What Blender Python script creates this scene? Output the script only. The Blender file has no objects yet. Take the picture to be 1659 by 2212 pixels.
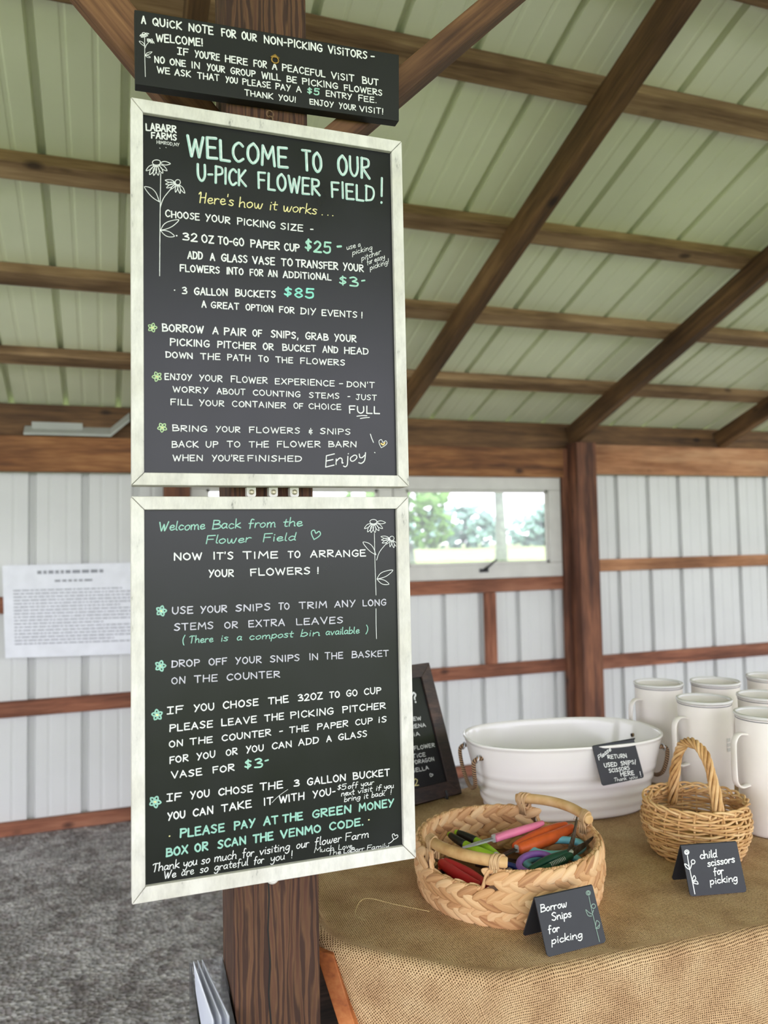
import bpy, bmesh, math, random
from mathutils import Vector, Matrix
R = math.radians
PI = math.pi
random.seed(7)
S = bpy.context.scene
COL = S.collection

# ------------------------------------------------------------------ camera
cam_d = bpy.data.cameras.new('camera')
cam = bpy.data.objects.new('camera', cam_d)
COL.objects.link(cam)
YAW, PITCH, ROLL = 0.3396, 0.0541, -0.0198
fwd = Vector((math.sin(YAW) * math.cos(PITCH), math.cos(YAW) * math.cos(PITCH), math.sin(PITCH)))
rgt = Vector((math.cos(YAW), -math.sin(YAW), 0))
upv = rgt.cross(fwd)
r2 = rgt * math.cos(ROLL) + upv * math.sin(ROLL)
u2 = upv * math.cos(ROLL) - rgt * math.sin(ROLL)
m3 = Matrix((r2, u2, -fwd)).transposed()
cam.matrix_world = Matrix.Translation((-0.0337, -1.2677, 1.6237)) @ m3.to_4x4()
cam_d.sensor_fit = 'VERTICAL'
cam_d.sensor_height = 24.0
cam_d.lens = 1688.26 / 2212 * 24.0
cam_d.shift_y = -0.01026
cam_d.clip_start = 0.05
cam_d.clip_end = 300
cam_d.dof.use_dof = True
cam_d.dof.focus_distance = 1.42
cam_d.dof.aperture_fstop = 2.4
S.camera = cam

# ------------------------------------------------------------------ light: overcast daylight
wd = bpy.data.worlds.new('overcast_sky')
S.world = wd
wd.use_nodes = True
nt = wd.node_tree
bg = nt.nodes['Background']
tc = nt.nodes.new('ShaderNodeTexCoord')
sp = nt.nodes.new('ShaderNodeSeparateXYZ')
rp = nt.nodes.new('ShaderNodeValToRGB')
rp.color_ramp.elements[0].position = 0.0
rp.color_ramp.elements[0].color = (0.90, 0.89, 1.0, 1)
rp.color_ramp.elements[1].position = 0.8
rp.color_ramp.elements[1].color = (0.77, 0.78, 0.93, 1)
nt.links.new(tc.outputs['Generated'], sp.inputs[0])
nt.links.new(sp.outputs['Z'], rp.inputs[0])
nt.links.new(rp.outputs[0], bg.inputs['Color'])
bg.inputs['Strength'].default_value = 2.0
sun_d = bpy.data.lights.new('hazy_sun', 'SUN')
sun_d.energy = 1.5
sun_d.angle = R(30)
sun_d.color = (1.0, 0.98, 0.95)
sun = bpy.data.objects.new('hazy_sun', sun_d)
COL.objects.link(sun)
sun.rotation_euler = (R(24), 0, R(-25))
S.view_settings.view_transform = 'Standard'
S.view_settings.look = 'None'
S.view_settings.exposure = 1.18
S.view_settings.gamma = 1.0
S.view_settings.use_curve_mapping = False

# ------------------------------------------------------------------ materials
MATS = {}
def lin(c):
    return tuple(((v / 255) / 12.92 if v / 255 <= 0.04045 else ((v / 255 + 0.055) / 1.055) ** 2.4) for v in c) + (1,)

class NT:
    """tiny node helper"""
    def __init__(s, name):
        s.m = bpy.data.materials.new(name)
        s.m.use_nodes = True
        s.t = s.m.node_tree
        s.b = s.t.nodes['Principled BSDF']
    def n(s, kind, **kw):
        nd = s.t.nodes.new('ShaderNode' + kind)
        for k, v in kw.items():
            if k in nd.inputs.keys():
                nd.inputs[k].default_value = v
            else:
                setattr(nd, k, v)
        return nd
    def l(s, a, b):
        s.t.links.new(a, b)
    def ramp(s, src, stops):
        r = s.n('ValToRGB')
        e = r.color_ramp.elements
        while len(e) < len(stops):
            e.new(0.5)
        for i, (p, c) in enumerate(stops):
            e[i].position = p
            e[i].color = c if len(c) == 4 else lin(c)
        s.l(src, r.inputs[0])
        return r.outputs[0]
    def bump(s, src, strength, dist):
        b = s.n('Bump', Strength=strength, Distance=dist)
        s.l(src, b.inputs['Height'])
        s.l(b.outputs[0], s.b.inputs['Normal'])
    def coords(s, kind='Object', scale=(1, 1, 1), rnd=False):
        c = s.n('TexCoord')
        mp = s.n('Mapping')
        mp.inputs['Scale'].default_value = scale
        s.l(c.outputs[kind], mp.inputs[0])
        if rnd:
            oi = s.n('ObjectInfo')
            cx = s.n('CombineXYZ')
            mu = s.n('Math', operation='MULTIPLY')
            mu.inputs[1].default_value = 37.0
            s.l(oi.outputs['Random'], mu.inputs[0])
            for k in range(3):
                s.l(mu.outputs[0], cx.inputs[k])
            s.l(cx.outputs[0], mp.inputs['Location'])
        return mp.outputs[0]

def plain(name, c, rough=0.5, var=0.06, scale=30, bump=0.0, metal=0.0, coat=0.0):
    k = NT(name)
    co = k.coords('Object')
    nz = k.n('TexNoise', Scale=scale, Detail=4.0)
    k.l(co, nz.inputs['Vector'])
    a = tuple(max(0, v * (1 - var)) for v in c)
    b = tuple(min(255, v * (1 + var)) for v in c)
    k.l(k.ramp(nz.outputs['Fac'], [(0.3, a), (0.7, b)]), k.b.inputs['Base Color'])
    k.b.inputs['Roughness'].default_value = rough
    k.b.inputs['Metallic'].default_value = metal
    k.b.inputs['Coat Weight'].default_value = coat
    if bump:
        k.bump(nz.outputs['Fac'], bump, 0.002)
    return k.m

def wood(name, dark, mid, light, rough=0.75, grain=26, knots=True):
    """timber whose grain runs along the object's own X axis"""
    k = NT(name)
    co = k.coords('Object', (0.55, 1, 1), rnd=True)
    w = k.n('TexNoise', Scale=grain * 0.6, Detail=6.0, Distortion=0.6)
    mp = k.n('Mapping')
    mp.inputs['Scale'].default_value = (0.10, 1.0, 1.0)
    k.l(co, mp.inputs[0])
    k.l(mp.outputs[0], w.inputs['Vector'])
    f = k.n('TexNoise', Scale=grain * 5, Detail=3.0)
    k.l(mp.outputs[0], f.inputs['Vector'])
    big = k.n('TexNoise', Scale=3.5, Detail=3.0)
    k.l(co, big.inputs['Vector'])
    mx = k.n('Math', operation='MULTIPLY_ADD')
    mx.inputs[1].default_value = 0.35
    k.l(f.outputs['Fac'], mx.inputs[0])
    sc = k.n('Math', operation='MULTIPLY')
    sc.inputs[1].default_value = 0.65
    k.l(w.outputs['Fac'], sc.inputs[0])
    k.l(sc.outputs[0], mx.inputs[2])
    c1 = k.ramp(mx.outputs[0], [(0.36, dark), (0.5, mid), (0.64, light)])
    c2 = k.ramp(big.outputs['Fac'], [(0.35, (170, 160, 150)), (0.6, (255, 255, 255))])
    mm = k.n('MixRGB', blend_type='MULTIPLY')
    mm.inputs[0].default_value = 0.75
    k.l(c1, mm.inputs[1])
    k.l(c2, mm.inputs[2])
    out = mm.outputs[0]
    if knots:
        v = k.n('TexVoronoi', Scale=5.0)
        k.l(co, v.inputs['Vector'])
        kn = k.ramp(v.outputs['Distance'], [(0.05, (70, 45, 32)), (0.13, (255, 255, 255))])
        m2 = k.n('MixRGB', blend_type='MULTIPLY')
        m2.inputs[0].default_value = 0.8
        k.l(out, m2.inputs[1])
        k.l(kn, m2.inputs[2])
        out = m2.outputs[0]
    k.l(out, k.b.inputs['Base Color'])
    k.b.inputs['Roughness'].default_value = rough
    k.bump(mx.outputs[0], 0.35, 0.004)
    return k.m

M = {}
M['header'] = wood('header_wood', (88, 52, 28), (136, 88, 50), (168, 118, 74))
M['header_pale'] = wood('pale_header_wood', (150, 98, 62), (186, 132, 92), (206, 158, 118))
M['girt'] = wood('girt_wood', (102, 58, 40), (148, 92, 66), (176, 120, 92))
M['rafter'] = wood('rafter_wood', (74, 50, 30), (112, 80, 50), (140, 104, 68))
M['purlin'] = wood('purlin_wood', (112, 84, 58), (158, 126, 92), (186, 154, 118))
M['brace'] = wood('brace_wood', (66, 40, 26), (108, 72, 46), (142, 102, 68), grain=34)
M['column'] = wood('column_wood', (70, 42, 30), (112, 70, 50), (150, 98, 68))
M['orange_wood'] = wood('orange_wood', (150, 80, 38), (196, 112, 56), (214, 136, 78))
M['dark_wood'] = wood('dark_stained_wood', (34, 24, 22), (62, 44, 38), (92, 68, 58), rough=0.5, grain=40)
M['under_wood'] = wood('counter_wood', (60, 44, 36), (84, 64, 52), (104, 82, 66))

def post_mat():
    """rough sawn post: wavy dark and light growth rings running up the face, drying check in the middle"""
    k = NT('rough_sawn_post_wood')
    co = k.coords('Object')
    mp = k.n('Mapping')
    mp.inputs['Scale'].default_value = (0.12, 1.0, 1.0)
    k.l(co, mp.inputs[0])
    wv = k.n('TexWave', Scale=26.0, Distortion=9.0, Detail=3.5)
    wv.wave_type = 'BANDS'
    wv.bands_direction = 'Y'
    wv.inputs['Detail Scale'].default_value = 1.6
    k.l(mp.outputs[0], wv.inputs['Vector'])
    wz = k.n('TexWave', Scale=20.0, Distortion=5.0, Detail=2.5)
    wz.wave_type = 'BANDS'
    wz.bands_direction = 'Z'
    k.l(mp.outputs[0], wz.inputs['Vector'])
    av = k.n('Math', operation='ADD')
    k.l(wv.outputs['Fac'], av.inputs[0])
    k.l(wz.outputs['Fac'], av.inputs[1])
    hv = k.n('Math', operation='MULTIPLY')
    hv.inputs[1].default_value = 0.5
    k.l(av.outputs[0], hv.inputs[0])
    c1 = k.ramp(hv.outputs[0], [(0.15, (58, 33, 24)), (0.42, (92, 58, 41)), (0.65, (108, 76, 50)), (0.88, (64, 39, 28))])
    n2 = k.n('TexNoise', Scale=60.0, Detail=4.0)
    k.l(mp.outputs[0], n2.inputs['Vector'])
    c2 = k.ramp(n2.outputs['Fac'], [(0.3, (190, 180, 175)), (0.7, (255, 255, 255))])
    mm = k.n('MixRGB', blend_type='MULTIPLY')
    mm.inputs[0].default_value = 0.8
    k.l(c1, mm.inputs[1])
    k.l(c2, mm.inputs[2])
    k.l(mm.outputs[0], k.b.inputs['Base Color'])
    k.b.inputs['Roughness'].default_value = 0.8
    ad = k.n('Math', operation='MULTIPLY_ADD')
    ad.inputs[1].default_value = 0.5
    k.l(n2.outputs['Fac'], ad.inputs[0])
    k.l(hv.outputs[0], ad.inputs[2])
    k.bump(ad.outputs[0], 0.4, 0.004)
    return k.m
M['post'] = post_mat()

def chalk_mat(name, c, rough):
    k = NT(name)
    co = k.coords('Object')
    nz = k.n('TexNoise', Scale=9.0, Detail=6.0)
    k.l(co, nz.inputs['Vector'])
    fine = k.n('TexNoise', Scale=900.0, Detail=2.0)
    k.l(co, fine.inputs['Vector'])
    k.l(k.ramp(nz.outputs['Fac'], [(0.3, c), (0.75, tuple(v * 1.35 + 3 for v in c))]), k.b.inputs['Base Color'])
    rr = k.n('MapRange')
    rr.inputs['To Min'].default_value = rough - 0.06
    rr.inputs['To Max'].default_value = rough + 0.1
    k.l(nz.outputs['Fac'], rr.inputs['Value'])
    k.l(rr.outputs[0], k.b.inputs['Roughness'])
    k.b.inputs['Specular IOR Level'].default_value = 0.4
    k.bump(fine.outputs['Fac'], 0.08, 0.0005)
    return k.m
M['board'] = chalk_mat('chalkboard_surface', (17, 18, 20), 0.28)
M['sign_black'] = chalk_mat('black_painted_board', (17, 18, 17), 0.55)
M['card'] = chalk_mat('small_chalkboard_card', (36, 37, 42), 0.5)

def painted():
    k = NT('scuffed_white_paint')
    co = k.coords('Object')
    mp = k.n('Mapping')
    mp.inputs['Scale'].default_value = (1, 1, 0.35)
    k.l(co, mp.inputs[0])
    nz = k.n('TexNoise', Scale=70.0, Detail=8.0, Roughness=0.7)
    k.l(mp.outputs[0], nz.inputs['Vector'])
    big = k.n('TexNoise', Scale=9.0, Detail=3.0)
    k.l(co, big.inputs['Vector'])
    c1 = k.ramp(nz.outputs['Fac'], [(0.27, (150, 148, 143)), (0.36, (212, 209, 203)), (0.6, (230, 227, 220))])
    c2 = k.ramp(big.outputs['Fac'], [(0.3, (232, 230, 224)), (0.6, (255, 255, 255))])
    mm = k.n('MixRGB', blend_type='MULTIPLY')
    mm.inputs[0].default_value = 1.0
    k.l(c1, mm.inputs[1])
    k.l(c2, mm.inputs[2])
    k.l(mm.outputs[0], k.b.inputs['Base Color'])
    k.b.inputs['Roughness'].default_value = 0.55
    k.bump(nz.outputs['Fac'], 0.15, 0.001)
    return k.m
M['frame'] = painted()
M['steel_white'] = plain('white_ribbed_steel', (214, 215, 213), 0.42, 0.02, 2)
M['roof_steel'] = plain('white_roof_steel', (232, 235, 208), 0.45, 0.03, 1.5)
M['grey_trim'] = plain('window_trim_paint', (206, 204, 198), 0.5, 0.03, 8)
M['pale_object'] = plain('pale_bent_sheet', (168, 170, 164), 0.5, 0.03, 8)
M['paper'] = plain('notice_paper', (236, 238, 245), 0.7, 0.02, 14)
M['ink'] = plain('grey_print', (150, 152, 160), 0.8, 0.05, 40)
M['tub'] = plain('white_enamel', (242, 238, 236), 0.16, 0.015, 6, coat=0.3)
M['pitcher'] = plain('warm_white_enamel', (238, 231, 226), 0.3, 0.02, 10)
M['pitcher_rim'] = plain('rolled_rim_enamel', (216, 214, 211), 0.25, 0.02, 10)
M['liner'] = plain('grey_rim_line', (120, 120, 122), 0.4, 0.05, 10)
M['screw'] = plain('zinc_screw', (170, 165, 140), 0.35, 0.1, 200, metal=0.7)
M['plate'] = plain('white_nylon', (226, 224, 216), 0.5, 0.03, 60)
M['brass'] = plain('brass_hanger', (176, 140, 70), 0.4, 0.1, 300, metal=0.6)
M['rust'] = plain('rusty_hook', (110, 84, 62), 0.6, 0.2, 300, metal=0.4)
M['black_metal'] = plain('black_metal', (22, 22, 24), 0.45, 0.1, 80)
M['steel'] = plain('bright_steel', (206, 208, 212), 0.3, 0.05, 200, metal=0.55)
M['dark_steel'] = plain('dark_blade_steel', (84, 76, 66), 0.4, 0.25, 120, metal=0.6)
M['pink'] = plain('pink_plastic', (232, 128, 164), 0.4, 0.04, 30)
M['orange'] = plain('orange_plastic', (222, 96, 40), 0.5, 0.06, 40)
M['lime'] = plain('lime_plastic', (158, 196, 44), 0.4, 0.05, 30)
M['red'] = plain('red_plastic', (206, 34, 52), 0.4, 0.05, 30)
M['redorange'] = plain('orange_red_plastic', (196, 58, 36), 0.4, 0.05, 30)
M['sky'] = plain('light_blue_plastic', (122, 192, 214), 0.4, 0.04, 30)
M['purple'] = plain('purple_plastic', (142, 92, 178), 0.4, 0.05, 30)
M['green'] = plain('dark_green_plastic', (22, 74, 58), 0.4, 0.08, 30)
M['navy'] = plain('navy_plastic', (34, 52, 120), 0.4, 0.06, 30)
M['black_plastic'] = plain('black_plastic', (20, 19, 20), 0.45, 0.1, 40)
M['brown_plastic'] = plain('dark_brown_grip', (52, 32, 28), 0.5, 0.1, 40)
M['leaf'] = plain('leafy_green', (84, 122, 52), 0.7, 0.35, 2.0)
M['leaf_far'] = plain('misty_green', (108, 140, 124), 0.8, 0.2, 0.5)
M['bark'] = plain('tree_bark', (110, 120, 104), 0.8, 0.2, 6)
M['grass'] = plain('cut_grass', (120, 136, 82), 0.9, 0.18, 0.6)
M['thread'] = plain('loose_jute_thread', (206, 182, 128), 0.8, 0.08, 90)
# marker inks
INK = {'w': (232, 234, 233), 'l': (200, 198, 210), 'g': (160, 208, 190), 'a': (138, 218, 202), 't': (176, 212, 204),
       'm': (150, 200, 184), 'y': (232, 222, 158), 'o': (232, 204, 130), 'e': (182, 212, 160), 'd': (128, 152, 140)}
for _k, _c in INK.items():
    M['ink_' + _k] = plain('marker_' + {'w': 'white', 'l': 'faded_white', 'g': 'mint', 'a': 'aqua', 't': 'pale_teal', 'm': 'soft_teal',
                                        'y': 'yellow', 'o': 'gold', 'e': 'pale_green', 'd': 'grey_green'}[_k], _c, 0.6, 0.05, 160)

def burlap():
    k = NT('woven_burlap')
    uv = k.n('UVMap')
    sep = k.n('SeparateXYZ')
    nz0 = k.n('TexNoise', Scale=9.0, Detail=3.0)
    k.l(uv.outputs[0], nz0.inputs['Vector'])
    # slight wander of the threads
    wob = k.n('VectorMath', operation='MULTIPLY_ADD')
    wob.inputs[1].default_value = (0.012, 0.012, 0)
    k.l(nz0.outputs['Color'], wob.inputs[0])
    k.l(uv.outputs[0], wob.inputs[2])
    k.l(wob.outputs[0], sep.inputs[0])
    P = 0.0037
    def th(axis, phase=0.0):
        m = k.n('Math', operation='MULTIPLY_ADD')
        m.inputs[1].default_value = 2 * PI / P
        m.inputs[2].default_value = phase
        k.l(sep.outputs[axis], m.inputs[0])
        c = k.n('Math', operation='SINE')
        k.l(m.outputs[0], c.inputs[0])
        h = k.n('Math', operation='MULTIPLY_ADD')
        h.inputs[1].default_value = 0.5
        h.inputs[2].default_value = 0.5
        k.l(c.outputs[0], h.inputs[0])
        return h.outputs[0]
    a, b = th(0), th(1)
    mxx = k.n('Math', operation='MAXIMUM')
    k.l(a, mxx.inputs[0])
    k.l(b, mxx.inputs[1])
    irr = k.n('TexNoise', Scale=190.0, Detail=1.0)
    k.l(uv.outputs[0], irr.inputs['Vector'])
    ir2 = k.n('Math', operation='MULTIPLY_ADD')
    ir2.inputs[1].default_value = 0.9
    ir2.inputs[2].default_value = -0.45
    k.l(irr.outputs['Fac'], ir2.inputs[0])
    opn = k.n('Math', operation='ADD')
    k.l(mxx.outputs[0], opn.inputs[0])
    k.l(ir2.outputs[0], opn.inputs[1])
    nz = k.n('TexNoise', Scale=14.0, Detail=5.0)
    k.l(uv.outputs[0], nz.inputs['Vector'])
    fib = k.n('TexNoise', Scale=500.0, Detail=2.0)
    k.l(uv.outputs[0], fib.inputs['Vector'])
    c1 = k.ramp(nz.outputs['Fac'], [(0.3, (200, 163, 125)), (0.5, (222, 187, 146)), (0.7, (235, 204, 163))])
    c2 = k.ramp(opn.outputs[0], [(0.25, (96, 72, 50)), (0.72, (255, 255, 255))])
    c3 = k.ramp(fib.outputs['Fac'], [(0.3, (205, 200, 192)), (0.7, (255, 255, 255))])
    mm = k.n('MixRGB', blend_type='MULTIPLY')
    mm.inputs[0].default_value = 1.0
    k.l(c1, mm.inputs[1])
    k.l(c2, mm.inputs[2])
    m2 = k.n('MixRGB', blend_type='MULTIPLY')
    m2.inputs[0].default_value = 1.0
    k.l(mm.outputs[0], m2.inputs[1])
    k.l(c3, m2.inputs[2])
    k.l(m2.outputs[0], k.b.inputs['Base Color'])
    k.b.inputs['Roughness'].default_value = 0.95
    k.b.inputs['Specular IOR Level'].default_value = 0.1
    k.bump(mxx.outputs[0], 0.7, 0.0012)
    return k.m
M['burlap'] = burlap()

def fibre(name, stops, rough=0.65, scale=40, island=True, streak=False):
    """plant fibre: every strand has its own tone"""
    k = NT(name)
    co = k.coords('Object')
    nz = k.n('TexNoise', Scale=scale, Detail=5.0)
    if streak:
        co = k.n('UVMap').outputs[0]
        mp = k.n('Mapping')
        mp.inputs['Scale'].default_value = (0.05, 1.0, 1.0)
        k.l(co, mp.inputs[0])
        co = mp.outputs[0]
    k.l(co, nz.inputs['Vector'])
    src = nz.outputs['Fac']
    if island:
        g = k.n('NewGeometry')
        mx = k.n('Math', operation='MULTIPLY_ADD')
        mx.inputs[1].default_value = 0.45
        k.l(g.outputs['Random Per Island'], mx.inputs[0])
        m2 = k.n('Math', operation='MULTIPLY')
        m2.inputs[1].default_value = 0.6
        k.l(nz.outputs['Fac'], m2.inputs[0])
        k.l(m2.outputs[0], mx.inputs[2])
        src = mx.outputs[0]
    k.l(k.ramp(src, stops), k.b.inputs['Base Color'])
    k.b.inputs['Roughness'].default_value = rough
    k.b.inputs['Specular IOR Level'].default_value = 0.25
    k.bump(nz.outputs['Fac'], 0.5 if streak else 0.25, 0.002 if streak else 0.001)
    return k.m
HY = [(0.2, (158, 108, 72)), (0.42, (204, 156, 110)), (0.6, (218, 174, 128)), (0.8, (230, 194, 150))]
M['seagrass'] = fibre('water_hyacinth_cord', HY, 0.6, 55)
M['hyacinth'] = fibre('braided_water_hyacinth', HY, 0.6, 9.0, True, True)
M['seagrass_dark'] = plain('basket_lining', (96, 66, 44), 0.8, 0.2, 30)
M['cane'] = fibre('peeled_cane', [(0.3, (176, 130, 82)), (0.5, (204, 164, 112)), (0.7, (220, 184, 136))], 0.5, 24, False)
M['binding'] = fibre('cane_binding', [(0.2, (178, 140, 100)), (0.8, (218, 184, 142))], 0.6, 80)
M['wicker'] = fibre('golden_wicker', [(0.15, (160, 112, 66)), (0.45, (206, 162, 108)), (0.8, (228, 192, 142))], 0.5, 60)

def rope_mat():
    k = NT('twisted_two_tone_rope')
    uv = k.n('UVMap')
    wv = k.n('TexWave', Scale=1.0)
    wv.bands_direction = 'DIAGONAL'
    mp = k.n('Mapping')
    mp.inputs['Scale'].default_value = (105, 1.2, 1)
    k.l(uv.outputs[0], mp.inputs[0])
    k.l(mp.outputs[0], wv.inputs['Vector'])
    k.l(k.ramp(wv.outputs['Fac'], [(0.4, (52, 38, 30)), (0.62, (164, 130, 96))]), k.b.inputs['Base Color'])
    k.b.inputs['Roughness'].default_value = 0.8
    return k.m
M['rope'] = rope_mat()

def gravel():
    k = NT('crushed_grey_gravel')
    co = k.coords('Object')
    v = k.n('TexVoronoi', Scale=55.0)
    k.l(co, v.inputs['Vector'])
    v2 = k.n('TexVoronoi', Scale=22.0)
    k.l(co, v2.inputs['Vector'])
    nz = k.n('TexNoise', Scale=3.0, Detail=6.0)
    k.l(co, nz.inputs['Vector'])
    sx = k.n('SeparateColor')
    k.l(v.outputs['Color'], sx.inputs[0])
    c1 = k.ramp(sx.outputs[0], [(0.0, (150, 148, 148)), (0.5, (186, 184, 184)), (0.85, (206, 202, 202)), (1.0, (228, 226, 224))])
    c2 = k.ramp(nz.outputs['Fac'], [(0.3, (196, 194, 192)), (0.65, (255, 255, 255))])
    sx2 = k.n('SeparateColor')
    k.l(v2.outputs['Color'], sx2.inputs[0])
    c3 = k.ramp(sx2.outputs[1], [(0.1, (205, 198, 198)), (0.6, (255, 255, 255))])
    mm = k.n('MixRGB', blend_type='MULTIPLY')
    mm.inputs[0].default_value = 1.0
    k.l(c1, mm.inputs[1])
    k.l(c2, mm.inputs[2])
    m2 = k.n('MixRGB', blend_type='MULTIPLY')
    m2.inputs[0].default_value = 1.0
    k.l(mm.outputs[0], m2.inputs[1])
    k.l(c3, m2.inputs[2])
    k.l(m2.outputs[0], k.b.inputs['Base Color'])
    k.b.inputs['Roughness'].default_value = 0.9
    k.bump(v.outputs['Distance'], 1.0, 0.02)
    return k.m
M['gravel'] = gravel()

def glass(name, tint=(1, 1, 1, 1), rough=0.0, ior=1.45):
    k = NT(name)
    k.b.inputs['Base Color'].default_value = tint
    k.b.inputs['Transmission Weight'].default_value = 1.0
    k.b.inputs['Roughness'].default_value = rough
    k.b.inputs['IOR'].default_value = ior
    return k.m
M['glass'] = glass('window_glass')
def acrylic():
    k = NT('clear_acrylic')
    tr = k.n('BsdfTransparent')
    tr.inputs[0].default_value = (0.93, 0.94, 0.97, 1)
    gl = k.n('BsdfGlossy', Roughness=0.05)
    fr = k.n('LayerWeight', Blend=0.25)
    mx = k.n('MixShader')
    k.l(fr.outputs['Fresnel'], mx.inputs[0])
    k.l(tr.outputs[0], mx.inputs[1])
    k.l(gl.outputs[0], mx.inputs[2])
    k.l(mx.outputs[0], k.t.nodes['Material Output'].inputs['Surface'])
    return k.m
M['acrylic'] = acrylic()

# ------------------------------------------------------------------ mesh helpers (all vertices are given in world space)
class MB:
    def __init__(s):
        s.bm = bmesh.new()
        s.uv = None
    def poly(s, pts):
        vs = [s.bm.verts.new(p) for p in pts]
        return s.bm.faces.new(vs)
    def box(s, lo, hi):
        x0, y0, z0 = lo
        x1, y1, z1 = hi
        return s.hexa([(x0, y0, z0), (x1, y0, z0), (x1, y1, z0), (x0, y1, z0)], [(x0, y0, z1), (x1, y0, z1), (x1, y1, z1), (x0, y1, z1)])
    def hexa(s, a, b):
        """solid between two polygons with the same number of corners"""
        n = len(a)
        va = [s.bm.verts.new(p) for p in a]
        vb = [s.bm.verts.new(p) for p in b]
        s.bm.faces.new(va[::-1])
        s.bm.faces.new(vb)
        for i in range(n):
            j = (i + 1) % n
            s.bm.faces.new((va[i], va[j], vb[j], vb[i]))
        return s
    def tube(s, pts, r, n=8, closed=False, flat=1.0, caps=True, uv=False):
        pts = [Vector(p) for p in pts]
        N = len(pts)
        rr = r if isinstance(r, (list, tuple)) else [r] * N
        rings = []
        ref = None
        for i in range(N):
            if closed:
                t = pts[(i + 1) % N] - pts[i - 1]
            else:
                t = pts[min(i + 1, N - 1)] - pts[max(i - 1, 0)]
            t.normalize()
            if ref is None:
                ref = Vector((0, 0, 1)) if abs(t.z) < 0.9 else Vector((1, 0, 0))
            ref = ref - t * ref.dot(t)
            if ref.length < 1e-5:
                ref = t.orthogonal()
            ref.normalize()
            b = t.cross(ref)
            rings.append([s.bm.verts.new(pts[i] + (ref * math.cos(2 * PI * k / n) * flat + b * math.sin(2 * PI * k / n)) * rr[i]) for k in range(n)])
        M_ = N if closed else N - 1
        if uv and s.uv is None:
            s.uv = s.bm.loops.layers.uv.new('UVMap')
        L = 0.0
        for i in range(M_):
            a, b2 = rings[i], rings[(i + 1) % N]
            dl = (pts[(i + 1) % N] - pts[i]).length
            for k in range(n):
                f = s.bm.faces.new((a[k], a[(k + 1) % n], b2[(k + 1) % n], b2[k]))
                if uv:
                    for lp, c in zip(f.loops, ((L, k / n), (L, (k + 1) / n), (L + dl, (k + 1) / n), (L + dl, k / n))):
                        lp[s.uv].uv = c
            L += dl
        if not closed and caps:
            s.bm.faces.new(rings[0][::-1])
            s.bm.faces.new(rings[-1])
        return s
    def loft(s, rings, closed_ring=True, cap0=False, cap1=False):
        vr = [[s.bm.verts.new(p) for p in r] for r in rings]
        n = len(vr[0])
        for a, b in zip(vr, vr[1:]):
            for k in range(n if closed_ring else n - 1):
                s.bm.faces.new((a[k], a[(k + 1) % n], b[(k + 1) % n], b[k]))
        if cap0:
            s.bm.faces.new(vr[0][::-1])
        if cap1:
            s.bm.faces.new(vr[-1])
        return s
    def lathe(s, c, prof, n=40, cap0=False, cap1=False):
        cx, cy, cz = c
        return s.loft([[(cx + r * math.cos(2 * PI * k / n), cy + r * math.sin(2 * PI * k / n), cz + z) for k in range(n)] for r, z in prof], True, cap0, cap1)
    def blob(s, c, ax, nu=8, nv=6, pw=1.0, uv=False):
        """ellipsoid with axis vectors ax = (a, b, c)"""
        c = Vector(c)
        a, b, d = [Vector(v) for v in ax]
        rings = []
        for j in range(1, nv):
            th = PI * j / nv
            ct, st = math.cos(th), math.sin(th) ** pw
            rings.append([c + a * ct + b * st * math.cos(2 * PI * k / nu) + d * st * math.sin(2 * PI * k / nu) for k in range(nu)])
        vr = [[s.bm.verts.new(p) for p in r] for r in rings]
        p0 = s.bm.verts.new(c + a)
        p1 = s.bm.verts.new(c - a)
        if uv and s.uv is None:
            s.uv = s.bm.loops.layers.uv.new('UVMap')
        du = random.random() * 50
        for j, (x, y) in enumerate(zip(vr, vr[1:])):
            for k in range(nu):
                f = s.bm.faces.new((x[k], x[(k + 1) % nu], y[(k + 1) % nu], y[k]))
                if uv:
                    for lp, q in zip(f.loops, ((j, k), (j, k + 1), (j + 1, k + 1), (j + 1, k))):
                        lp[s.uv].uv = (du + q[0] / nv, q[1] / nu)
        for k in range(nu):
            s.bm.faces.new((p0, vr[0][(k + 1) % nu], vr[0][k]))
            s.bm.faces.new((p1, vr[-1][k], vr[-1][(k + 1) % nu]))
        return s

def emit(o_name, mb, mat, parent=None, origin=None, smooth=False, bevel=0.0, matrix=None, sub=0):
    """link the collected shapes as ONE mesh object"""
    bm = mb.bm
    me = bpy.data.meshes.new(o_name)
    o = bpy.data.objects.new(o_name, me)
    COL.objects.link(o)
    if parent is not None:
        o.parent = parent
        base = WM[parent.name]
        if matrix is not None:
            o.matrix_local = base.inverted() @ matrix
            base = matrix
    else:
        base = matrix if matrix is not None else Matrix.Translation(origin or (0, 0, 0))
        o.matrix_world = base
    WM[o.name] = base.copy()
    bm.transform(base.inverted())
    bmesh.ops.recalc_face_normals(bm, faces=bm.faces)
    for f in bm.faces:
        f.smooth = smooth
    bm.to_mesh(me)
    bm.free()
    me.materials.append(mat)
    if bevel:
        md = o.modifiers.new('edge', 'BEVEL')
        md.width = bevel
        md.segments = 2
        md.limit_method = 'ANGLE'
        md.angle_limit = R(40)
    if sub:
        md = o.modifiers.new('smooth', 'SUBSURF')
        md.levels = md.render_levels = sub
    return o
WM = {}

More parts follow.
